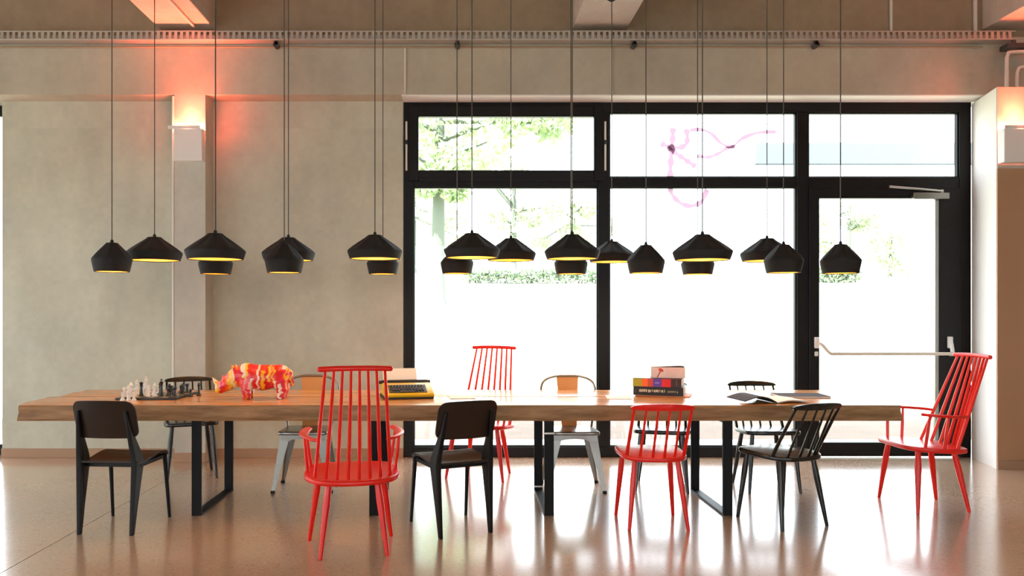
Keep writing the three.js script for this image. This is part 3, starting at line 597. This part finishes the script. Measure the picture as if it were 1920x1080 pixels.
function pendant(wide, x, y, z, label) {                // x, y, z: middle of the rim
  const G = pendantGeo[wide];
  const o = group('pendant_lamp', label, 'lamp', [x, y, z], rr(0, 6), 'black pleated pendants above the table');
  const sh = mesh('shade', G.shade, M.shade, o);
  mesh('lining', G.lining, M.gold, sh); mesh('rim', G.rim, M.shade, sh);
  mesh('cap', G.cap, M.shade, o); mesh('socket', G.socket, M.blackPlastic, o); mesh('bulb', G.bulb, M.bulb, o);
  const onBeam = BEAMS.some(([a, b]) => x > a - 0.06 && x < b + 0.06), cy = (onBeam ? 3.955 : ROOM.top) - y, h = wide ? 0.166 : 0.194;
  mesh('cord', rod(V(0, h + 0.015, 0), V(0, cy - 0.03, 0), 0.0038, 6), M.cord, o);
  mesh('ceiling_rose', G.rose.clone().translate(0, cy, 0), M.shade, o);
  const l = new THREE.PointLight(C(1, 0.70, 0.38), bulbOf(wide) * 2.2, 0, 2); l.position.set(0, G.bulbY, 0); l.castShadow = true; l.name = 'lamp_light'; o.add(l);
}
const ord = ['first', 'second', 'third', 'fourth', 'fifth', 'sixth', 'seventh', 'eighth', 'ninth', 'tenth'];
[[-2.212, 1.738, 1.725, 'beside the narrow column'], [-1.601, 1.708, 2.271, 'the largest shade'], [-1.271, 1.746, 1.615, 'behind a narrow one'], [-0.609, 1.741, 1.851, 'before the concrete wall'], [0.073, 1.738, 1.992, 'first before the glass'], [0.381, 1.764, 1.356, 'overlapped by its neighbour'], [0.770, 1.735, 1.933, 'just before the post'], [1.237, 1.780, 0.936, 'crossing the black post'], [1.597, 1.710, 2.181, 'under the pink graffiti'], [2.292, 1.750, 1.500, 'nearest the door']]
  .forEach(([x, y, z, t], i) => pendant(true, x, y, z, 'wide black pleated pendant, ' + ord[i] + ' wide one from the left, ' + t));
[[-2.382, 1.641, 2.031, 'the outermost lamp'], [-1.919, 1.665, 1.257, 'beneath the largest wide shade'], [-1.207, 1.634, 2.031, 'overlapping one'], [-0.639, 1.678, 0.992, 'below a wide one'], [-0.034, 1.673, 1.180, 'before the tree trunk'], [0.856, 1.665, 1.257, 'directly under a wide one'], [1.296, 1.640, 1.872, 'just past the black post'], [1.901, 1.672, 1.074, 'under the graffiti lamp'], [2.254, 1.641, 1.892, 'overlapping the door post'], [2.585, 1.630, 2.031, 'in front of the glass door']]
  .forEach(([x, y, z, t], i) => pendant(false, x, y, z, 'narrow black pleated pendant, ' + ord[i] + ' narrow one from the left, ' + t));

// ---------------------------------------------------------------- things on the table
{ // chessboard and chessmen
  const bx = -2.205, bz = 1.675, w = 0.43, d = 0.45;
  const b = group('chessboard', 'dark chessboard set with chessmen near the table end', 'chessboard', [bx, TOP, bz]);
  mesh('frame', box(-w / 2, w / 2, 0, 0.014, -d / 2, d / 2, 0.003), M.blackPiece, b);
  const sq = { dark: std({ color: C(0.035, 0.022, 0.015), roughness: 0.4 }), light: std({ color: C(0.42, 0.33, 0.22), roughness: 0.4 }) }, n = 8, cw = (w - 0.05) / n, cd = (d - 0.05) / n;
  const sg = new THREE.BoxGeometry(cw - 0.001, 0.003, cd - 0.001);
  for (let i = 0; i < 8; i++) for (let j = 0; j < 8; j++) mesh('square', sg, (i + j) % 2 ? sq.light : sq.dark, b).position.set((i - 3.5) * cw, 0.0145, (j - 3.5) * cd);
  const base = [[0, 0], [0.016, 0], [0.0165, 0.004], [0.013, 0.008], [0.012, 0.011]];
  const G = {
    pawn: lathe([...base, [0.007, 0.018], [0.006, 0.030], [0.010, 0.033], [0.006, 0.036], [0.0095, 0.043], [0.008, 0.050], [0, 0.053]], 16),
    rook: lathe([...base, [0.009, 0.020], [0.008, 0.042], [0.013, 0.048], [0.013, 0.060], [0.009, 0.060], [0.008, 0.055], [0, 0.055]], 16),
    bishop: lathe([...base, [0.008, 0.022], [0.006, 0.050], [0.011, 0.054], [0.006, 0.057], [0.0105, 0.066], [0.007, 0.077], [0.003, 0.081], [0.0035, 0.085], [0, 0.087]], 16),
    queen: lathe([...base, [0.009, 0.024], [0.0065, 0.060], [0.012, 0.064], [0.007, 0.068], [0.013, 0.086], [0.009, 0.087], [0.004, 0.091], [0, 0.094]], 16),
    king: mergeGeometries([lathe([...base, [0.009, 0.026], [0.007, 0.066], [0.012, 0.070], [0.008, 0.073], [0.0125, 0.090], [0.006, 0.095], [0, 0.096]], 16), box(-0.0022, 0.0022, 0.094, 0.112, -0.002, 0.002), box(-0.007, 0.007, 0.101, 0.106, -0.002, 0.002)].map(clean)),
  };
  const horse = extrude(smoothShape([[-0.011, 0.010], [0.011, 0.010], [0.010, 0.030], [0.012, 0.048], [0.006, 0.064], [-0.002, 0.070], [-0.006, 0.060], [-0.017, 0.050], [-0.016, 0.043], [-0.006, 0.044], [-0.005, 0.034], [-0.010, 0.022]], 40), 0.014, 0.003); horse.translate(0, 0, -0.007);
  G.knight = mergeGeometries([lathe([...base, [0, 0.012]], 16), horse].map(clean));
  const men = [];
  const put = (kind, white, x, z, on = true) => {
    const m = mesh('chess_' + kind, G[kind], white ? M.whitePiece : M.blackPiece);
    m.position.set(bx + x, TOP + (on ? 0.016 : 0), bz + z); m.rotation.y = rr(-0.5, 0.5); m.scale.setScalar(1.12);
    men.push({ m, who: (white ? 'white' : 'black') + ' ' + kind, on, across: (bx + x) / (7.34 - bz - z) });
  };
  const cell = (c, r) => [(c - 3.5) * cw, (3.5 - r) * cd];              // column 0-7 from the left, row 0 nearest
  const game = [['rook', 1, 0, 0], ['knight', 1, 0, 1], ['bishop', 1, 0, 2], ['queen', 1, 0, 4], ['king', 1, 1, 5], ['rook', 1, 0, 7], ['pawn', 1, 1, 0], ['pawn', 1, 1, 1], ['pawn', 1, 2, 2], ['pawn', 1, 3, 3], ['pawn', 1, 3, 5], ['pawn', 1, 1, 6], ['bishop', 1, 4, 1], ['knight', 1, 3, 1],
    ['queen', 0, 2, 1], ['bishop', 0, 4, 3], ['king', 0, 5, 1], ['knight', 0, 5, 4], ['rook', 0, 7, 1], ['pawn', 0, 6, 1], ['pawn', 0, 6, 3], ['pawn', 0, 5, 5], ['rook', 0, 7, 6], ['pawn', 0, 6, 6], ['knight', 0, 7, 4]];
  for (const [k, wh, c, r] of game) put(k, !!wh, ...cell(c, r));
  put('pawn', true, -0.145, 0.262, false); put('rook', true, -0.105, 0.258, false); put('pawn', true, -0.065, 0.265, false);
  put('bishop', false, 0.262, -0.10, false); put('pawn', false, 0.242, 0.02, false);
  const place = ['first', 'second', 'third', 'fourth', 'fifth', 'sixth', 'seventh'];
  for (const a of men) {                                  // told apart by the order in which they stand
    const like = men.filter((b) => b.who === a.who && b.on === a.on).sort((p, q) => p.across - q.across), k = like.indexOf(a);
    const which = like.length === 1 ? 'the only ' + a.who : place[k] + ' ' + a.who + ' from the left';
    tag(a.m, a.who + ' chess piece ' + (a.on ? 'on the dark board' : 'on the wood beside the board') + (like.length === 1 ? '' : ', ' + which), 'chess piece', a.who.split(' ')[0] + ' chess pieces');
  }
}
{ // rhino
  const bones = [ // [ax, ay, az, ar, bx, by, bz, br]
    [-0.05, 0.165, 0, 0.082, 0.06, 0.148, 0, 0.086], [0.06, 0.148, 0, 0.086, 0.18, 0.160, 0, 0.080], [-0.05, 0.165, 0, 0.082, -0.125, 0.150, 0, 0.062], [-0.125, 0.150, 0, 0.062, -0.185, 0.105, 0, 0.044],
    [-0.185, 0.105, 0, 0.044, -0.240, 0.068, 0, 0.033], [-0.238, 0.085, 0, 0.017, -0.268, 0.118, 0, 0.010], [-0.268, 0.118, 0, 0.010, -0.288, 0.150, 0, 0.004], [-0.205, 0.125, 0, 0.014, -0.216, 0.160, 0, 0.005],
    [0.255, 0.185, 0, 0.010, 0.272, 0.120, 0, 0.007], [0.272, 0.120, 0, 0.007, 0.270, 0.095, 0, 0.012], [0.22, 0.20, 0, 0.02, 0.255, 0.185, 0, 0.010],
  ];
  for (const z of [-1, 1]) bones.push([-0.13, 0.195, z * 0.035, 0.014, -0.142, 0.232, z * 0.048, 0.009], [-0.045, 0.11, z * 0.047, 0.042, -0.040, 0.012, z * 0.048, 0.029], [0.19, 0.12, z * 0.047, 0.046, 0.205, 0.07, z * 0.048, 0.032], [0.205, 0.07, z * 0.048, 0.032, 0.195, 0.012, z * 0.048, 0.029]);
  const N = 84, S = [0.31, 0.145, 0.115], O = [-0.008, 0.125, 0], mc = new MarchingCubes(N, M.paper, false, false, 120000);
  mc.isolation = 0;
  for (let k = 0; k < N; k++) for (let j = 0; j < N; j++) for (let i = 0; i < N; i++) {
    const x = O[0] + S[0] * ((i - N / 2) / (N / 2)), y = O[1] + S[1] * ((j - N / 2) / (N / 2)), z = O[2] + S[2] * ((k - N / 2) / (N / 2));
    let e = 0;
    for (const [ax, ay, az, ar, bx, by, bz, br] of bones) {
      const dx = bx - ax, dy = by - ay, dz = bz - az, t = clamp(((x - ax) * dx + (y - ay) * dy + (z - az) * dz) / (dx * dx + dy * dy + dz * dz), 0, 1);
      const q = Math.hypot(x - ax - dx * t, y - ay - dy * t, (z - az - dz * t) * 1.06) - lerp(ar, br, t);
      e += Math.exp(-q / 0.008);
    }
    let dist = -0.008 * Math.log(Math.max(e, 1e-30));
    dist = Math.max(dist, 0.001 - y);
    mc.field[k * N * N + j * N + i] = -dist;
  }
  mc.update();
  const cnt = mc.count, P = new Float32Array(cnt * 3);
  for (let i = 0; i < cnt; i++) { P[i * 3] = O[0] + S[0] * mc.positionArray[i * 3]; P[i * 3 + 1] = O[1] + S[1] * mc.positionArray[i * 3 + 1]; P[i * 3 + 2] = O[2] + S[2] * mc.positionArray[i * 3 + 2]; }
  let g = new THREE.BufferGeometry(); g.setAttribute('position', new THREE.BufferAttribute(P, 3)); g = mergeVertices(g, 1e-5); g.computeVertexNormals();
  const pal = [[0.72, 0.012, 0.012], [0.80, 0.05, 0.01], [0.86, 0.42, 0.01], [0.72, 0.02, 0.06], [0.85, 0.16, 0.02], [0.78, 0.25, 0.25], [0.62, 0.01, 0.03], [0.70, 0.01, 0.02], [0.88, 0.55, 0.04], [0.82, 0.10, 0.14], [0.85, 0.72, 0.60]];
  const p = g.attributes.position, col = new Float32Array(p.count * 3);
  for (let i = 0; i < p.count; i++) {
    const x = p.getX(i), y = p.getY(i), z = p.getZ(i), wob = 0.05 * (fbm(x * 1.5 + 0.4, y * 3 + z * 2 + 0.2, 12, 3, 401) - 0.5);
    const u = (x + wob) * 58 + 60, v = y * 9 + 3 * hash(Math.floor(u), 3, 405), c = pal[Math.floor(hash(Math.floor(u), Math.floor(v), 407) * pal.length)];
    col.set(c, i * 3);
  }
  g.setAttribute('color', new THREE.BufferAttribute(col, 3));
  const r = mesh('rhino_sculpture', g, std({ vertexColors: true, roughness: 0.3 }));
  r.position.set(-1.475, TOP, 1.80); r.rotation.y = 0.06;
  tag(r, 'glossy rhino sculpture in red, orange and yellow stripes', 'sculpture');
}
{ // typewriter
  const o = group('typewriter', 'yellow portable typewriter with black keyboard and a sheet in it', 'typewriter', [-0.40, TOP, 1.70], 0.2);
  const side = shapeOf([[-0.15, 0.012], [0.155, 0.012], [0.160, 0.030], [0.150, 0.040], [0.02, 0.088], [-0.03, 0.098], [-0.14, 0.098], [-0.155, 0.080]]);
  const bodyG = extrude(side, 0.35, 0.008); bodyG.translate(0, 0, -0.175); bodyG.rotateY(-Math.PI / 2); 
  mesh('body', toCreasedNormals(bodyG, 0.5), M.yellow, o);
  mesh('base', box(-0.178, 0.178, 0, 0.016, -0.155, 0.162, 0.006), M.blackPlastic, o);
  const slope = Math.atan2(0.048, 0.13);
  const kp = box(-0.136, 0.136, -0.004, 0.003, -0.068, 0.060, 0.003); kp.rotateX(slope); kp.translate(0, 0.0655, 0.083);
  const kb = mesh('keyboard', kp, M.blackPlastic, o);
  const keys = [];
  for (let r = 0; r < 4; r++) for (let i = 0; i < 11; i++) { const k = box(-0.0075, 0.0075, 0, 0.009, -0.0075, 0.0075, 0.003); k.translate(-0.113 + i * 0.0215 + (r % 2) * 0.008, 0.003, -0.044 + r * 0.024); k.rotateX(slope); k.translate(0, 0.0655, 0.083); keys.push(k); }
  mesh('keys', keys, M.greyPlastic, kb).userData.kind = 'stuff';
  const sb = box(-0.06, 0.06, 0, 0.007, -0.005, 0.006, 0.002); sb.translate(0, 0.003, 0.052); sb.rotateX(slope); sb.translate(0, 0.0655, 0.083); mesh('space_bar', sb, M.greyPlastic, kb);
  const slot = box(-0.15, 0.15, 0.094, 0.101, -0.125, -0.055, 0.002); mesh('carriage_slot', slot, M.blackPlastic, o);
  const pl = mesh('platen', rod(V(-0.165, 0.102, -0.09), V(0.165, 0.102, -0.09), 0.016, 16), M.blackPlastic, o);
  mesh('platen_knob', rod(V(-0.195, 0.102, -0.09), V(-0.165, 0.102, -0.09), 0.013, 14), M.blackPlastic, pl);
  mesh('platen_knob', rod(V(0.165, 0.102, -0.09), V(0.190, 0.102, -0.09), 0.013, 14), M.blackPlastic, pl);
  const pg = new THREE.BoxGeometry(0.25, 0.115, 0.0008, 2, 12, 1); bend(pg, (v) => { const k = v.y + 0.0575; v.y = 0.098 + k * 0.86; v.z += -0.098 - k * 0.35 - 1.6 * k * k; v.x -= 0.03; });
  mesh('paper_sheet', pg, M.paper, o);
}
{ // loose sheets
  const sheet = (x, z, w, d, turn, label) => { const g = box(-w / 2, w / 2, 0, 0.004, -d / 2, d / 2, 0.0015); const m = mesh('paper_booklet', g, M.paper); m.position.set(x, TOP, z); m.rotation.y = turn; tag(m, label, 'booklet'); };
  sheet(0.0, 1.72, 0.18, 0.22, 0.1, 'thin white booklet lying beside the yellow typewriter');
  sheet(1.13, 1.74, 0.17, 0.22, -0.1, 'thin white booklet lying next to the stack of books');
}
{ // books
  const spineTex = (draw) => canvasTex(512, 96, draw);
  const strokes = (c, x0, x1, y, h, col) => { c.fillStyle = col; let x = x0; let s2 = 5; while (x < x1) { s2 = (s2 * 73 + 41) % 101; const ww = 5 + (s2 % 9); c.fillRect(x, y + (s2 % 5), ww, h - (s2 % 7)); x += ww + 3 + (s2 % 4 === 0 ? 8 : 0); } };
  const book = (label, pos, turn, L, H, D, coverMat, spineMap, tilt = 0) => {
    const o = group('book', label, 'book', pos, turn, 'books in the stack'); o.rotation.z = tilt;
    const t = 0.004;
    mesh('cover', [box(-L / 2, L / 2, 0, t, -D / 2, D / 2, 0.001), box(-L / 2, L / 2, H - t, H, -D / 2, D / 2, 0.001), box(-L / 2, L / 2, t, H - t, D / 2 - t, D / 2, 0.001)], coverMat, o);
    mesh('pages', box(-L / 2 + 0.005, L / 2 - 0.005, t, H - t, -D / 2 + 0.006, D / 2 - t), M.pages, o);
    if (spineMap) { const g = new THREE.PlaneGeometry(L - 0.004, H - 0.004); g.translate(0, H / 2, D / 2 + 0.0012); mesh('spine_print', g, std({ map: spineMap, roughness: 0.5 }), o); }
    return o;
  };
  const turn = -0.36, cx = 1.475, cz = 1.56;
  let y = TOP;
  const salmon = std({ color: C(0.78, 0.26, 0.12), roughness: 0.6 });
  const bkt = mesh('booklet', box(-0.19, 0.19, 0, 0.008, -0.135, 0.135, 0.002), salmon); bkt.position.set(cx + 0.03, y, cz); bkt.rotation.y = turn + 0.02; tag(bkt, 'thin orange booklet at the bottom of the book stack', 'booklet');
  y += 0.008;
  book('thick black book with pale spine lettering in the stack', [cx, y, cz], turn, 0.355, 0.062, 0.27, std({ color: C(0.014, 0.012, 0.011), roughness: 0.4 }), spineTex((c, w, h) => { c.fillStyle = '#15100d'; c.fillRect(0, 0, w, h); strokes(c, 60, 330, 26, 34, '#cfc4a8'); strokes(c, 355, 455, 36, 24, '#9a8c6c'); c.fillStyle = '#3a3a40'; c.fillRect(16, 30, 12, 30); }));
  y += 0.062;
  book('book with olive, orange, purple and red spine on the black book', [cx - 0.005, y, cz - 0.01], turn, 0.345, 0.062, 0.28, std({ color: C(0.05, 0.018, 0.010), roughness: 0.45 }), spineTex((c, w, h) => {
    const bands = [['#a89a10', 0, 0.19], ['#f0640f', 0.19, 0.31], ['#c2442a', 0.31, 0.42], ['#5a3a9c', 0.42, 0.60], ['#d20f16', 0.60, 0.79], ['#2c0f0a', 0.79, 1]];
    for (const [col, a, b] of bands) { c.fillStyle = col; c.fillRect(a * w, 0, (b - a) * w + 1, h); }
    c.fillStyle = '#b9a6e0'; c.fillRect(0.46 * w, 44, 0.09 * w, 9); c.fillStyle = '#7a4a2c'; c.fillRect(0.90 * w, 8, 7, 78);
  }));
  y += 0.062;
  const o = book('thick pale pink paperback with a red motif, topmost in the book stack', [cx + 0.06, y, cz - 0.02], turn + 0.14, 0.245, 0.078, 0.19, std({ color: C(0.80, 0.62, 0.56), roughness: 0.7 }), spineTex((c, w, h) => {
    c.fillStyle = '#e6c8c0'; c.fillRect(0, 0, w, h); c.fillStyle = '#d8441f'; c.beginPath(); c.ellipse(150, 24, 40, 16, 0.2, 0, 7); c.fill(); c.strokeStyle = '#b0402c'; c.lineWidth = 14; c.beginPath(); c.moveTo(150, 28); c.quadraticCurveTo(120, 60, 92, 96); c.stroke();
    c.fillStyle = '#d9a79c'; for (let i = 0; i < 6; i++) c.fillRect(220, 20 + i * 12, 220 - i * 14, 3);
  }));
  const curl = box(-0.125, 0.125, 0, 0.002, -0.097, 0.097); bend(curl, (v) => { v.y += 0.0785 + 0.014 * sstep(0.03, 0.125, v.x) * sstep(-0.05, 0.09, v.z); });
  mesh('curled_cover', curl, M.paper, o);
}
{ // magazines
  const dark = phy({ color: C(0.040, 0.030, 0.028), roughness: 0.8, specularIntensity: 0.3 });
  const o = group('open_magazine', 'open magazine with one dark page lifted, lying on the table edge', 'magazine', [2.105, TOP, 1.98], 0.10);
  const leaf = (sx, wd, lift, mat, name) => { const g = new THREE.BoxGeometry(wd, 0.006, 0.28, 20, 1, 2); bend(g, (v) => { const k = (v.x / wd + 0.5); v.x = sx * k * wd; v.y += 0.005 + lift * Math.pow(Math.sin(Math.PI * Math.min(1, 0.15 + 0.85 * (1 - k))), 1) * (1 - k * 0.5); }); if (sx < 0) { const q = g.index.array; for (let i = 0; i < q.length; i += 3) { const a = q[i + 1]; q[i + 1] = q[i + 2]; q[i + 2] = a; } g.computeVertexNormals(); } mesh(name, g, mat, o); };
  leaf(-1, 0.225, 0.055, dark, 'dark_page'); leaf(1, 0.225, 0.022, M.paper, 'white_page');
  const m2 = group('closed_magazine', 'closed magazine with a dark cover lying past the open one', 'magazine', [2.47, TOP, 1.66], -0.06);
  mesh('pages', box(-0.17, 0.17, 0.002, 0.012, -0.12, 0.12), M.paper, m2); mesh('cover', [box(-0.172, 0.172, 0.012, 0.014, -0.122, 0.122), box(-0.172, 0.172, 0, 0.002, -0.122, 0.122)], dark, m2);
}

// ---------------------------------------------------------------- outside: trees, hedge, fascia
const leafShape = new THREE.BufferGeometry();
leafShape.setAttribute('position', new THREE.Float32BufferAttribute([0, 0, 0, 0.28, 0.5, 0.06, 0, 1, 0, -0.28, 0.5, 0.06], 3)); leafShape.setIndex([0, 1, 2, 0, 2, 3]); leafShape.computeVertexNormals();
function leaves(name, mat, parent, n, size, place) {
  const im = new THREE.InstancedMesh(leafShape, mat, n), q = new THREE.Object3D(), c = new THREE.Color();
  for (let i = 0; i < n; i++) { q.position.copy(place(i)); q.rotation.set(rr(-3, 3), rr(-3, 3), rr(-3, 3)); q.scale.setScalar(size * rr(0.6, 1.3)); q.updateMatrix(); im.setMatrixAt(i, q.matrix); const k = rr(0.82, 1.12); im.setColorAt(i, c.setRGB(k * rr(0.92, 1.08), k, k * rr(0.8, 1.1))); }
  im.name = name; im.userData.kind = 'stuff'; im.castShadow = im.receiveShadow = true; parent.add(im); return im;
}
function blob(cs) { const [x, y, z, r] = cs[Math.floor(rnd() * cs.length)]; const t = rr(0, 6.283), h = rr(-1, 1), k = Math.sqrt(1 - h * h), q = r * Math.cbrt(rr(0.15, 1)); return V(x + q * k * Math.cos(t), y + q * h * 0.8, z + q * k * Math.sin(t)); }
function tree(label, x, z, trunkH, tr, clumps, n, size, mat) {
  const gy = hill(x, z) - 0.05, o = group('tree', label, 'tree', [x, gy, z], 0, 'trees on the lawn');
  const tk = [rod(V(0, 0, 0), V(0.1, trunkH, 0), [[0, tr * 1.5], [0.04, tr * 1.12], [0.15, tr], [1, tr * 0.6]], 14)];
  clumps.slice(0, 7).forEach(([cx, cy, cz], i) => tk.push(rod(V(0.05, trunkH * (0.62 + 0.05 * i), 0), V(cx, cy, cz), [[0, tr * 0.4], [1, tr * 0.1]], 7)));
  mesh('trunk', tk, M.bark, o);
  leaves('foliage', mat, o, n, size, () => blob(clumps));
}
tree('broad tree with a pale trunk on the lawn behind the first big pane', -0.78, -17.7, 6.5, 0.24, [[0.6, 4.4, 0.6, 0.9], [-0.8, 4.9, 0.2, 1.1], [1.6, 5.3, 0, 1.1], [0.2, 6.3, -0.3, 1.4], [2.6, 6.1, 0.5, 0.9], [-1.6, 6.2, 0.4, 1.3], [3.7, 5.9, 0, 0.7], [0.6, 3.6, 0.8, 0.35], [-0.5, 3.9, 0.5, 0.6], [4.4, 6.8, 0, 1.0], [2.2, 7.4, 0, 1.4]], 5200, 0.26, M.leaf);
const clump = (w, y0, h, n) => Array.from({ length: n }, () => [rr(-w, w), y0 + rr(0, h), rr(-1, 1), rr(0.6, 1.3)]);
tree('pale distant tree behind the lamps at the middle of the first pane', 3.4, -44, 5, 0.22, clump(3.2, 2.4, 4.6, 11), 3200, 0.36, M.leafGlare);
tree('pale distant tree nearest the black window post', 7.6, -46, 5, 0.2, clump(2.4, 2.0, 4.0, 10), 2400, 0.36, M.leafGlare);
tree('pale distant tree behind the concrete edge of the window', -3.4, -47, 6, 0.25, clump(3.2, 2.6, 5.2, 12), 3000, 0.38, M.leafGlare);
tree('pale loose tree seen through the glass door', 24.5, -42, 4.5, 0.16, clump(1.9, 1.6, 3.6, 9), 2000, 0.34, M.leafGlare);
tree('small slender tree at the far side of the glass door view', 26.6, -41, 3.0, 0.1, clump(0.6, 0.7, 1.6, 6), 700, 0.3, M.leaf);
function bush(name, label, x, z, w, h, n, mat) {
  const o = group(name, label, name === 'hedge' ? 'hedge' : 'bush', [x, hill(x, z) - 0.05, z]);
  const tw = []; for (let i = 0; i < 9; i++) { const q = rr(-w, w); tw.push(rod(V(q, 0, rr(-0.2, 0.2)), V(q + rr(-0.2, 0.2), h * 0.7, rr(-0.2, 0.2)), [[0, 0.03], [1, 0.01]], 5)); }
  mesh('stems', tw, M.bark, o);
  leaves('foliage', mat, o, n, 0.26, () => V(rr(-w, w), h * Math.sqrt(rr(0.0, 1)) * (0.75 + 0.3 * vnoise(rr(0, 12), 2, 64, 501)), rr(-0.5, 0.5)));
}
bush('hedge', 'long low hedge along the top of the lawn behind the first pane', 3.7, -32, 3.6, 0.75, 2600, M.leafDeep);
bush('bush', 'rounded green bush at the lawn top seen through the glass door', 20.1, -34.5, 1.2, 0.95, 1500, M.leafDeep);
structure(mesh('canopy_fascia', [box(3.34, 6.2, 3.05, 3.30, -1.56, -1.50, 0.01), box(5.9, 6.0, -0.1, 3.2, -1.6, -1.56, 0.005), box(5.9, 6.0, 3.2, 3.26, -1.56, -0.2, 0.004)], M.paleBlue), 'pale blue edge of a canopy outside above the glass door', 'canopy');

renderer.render(scene, camera);
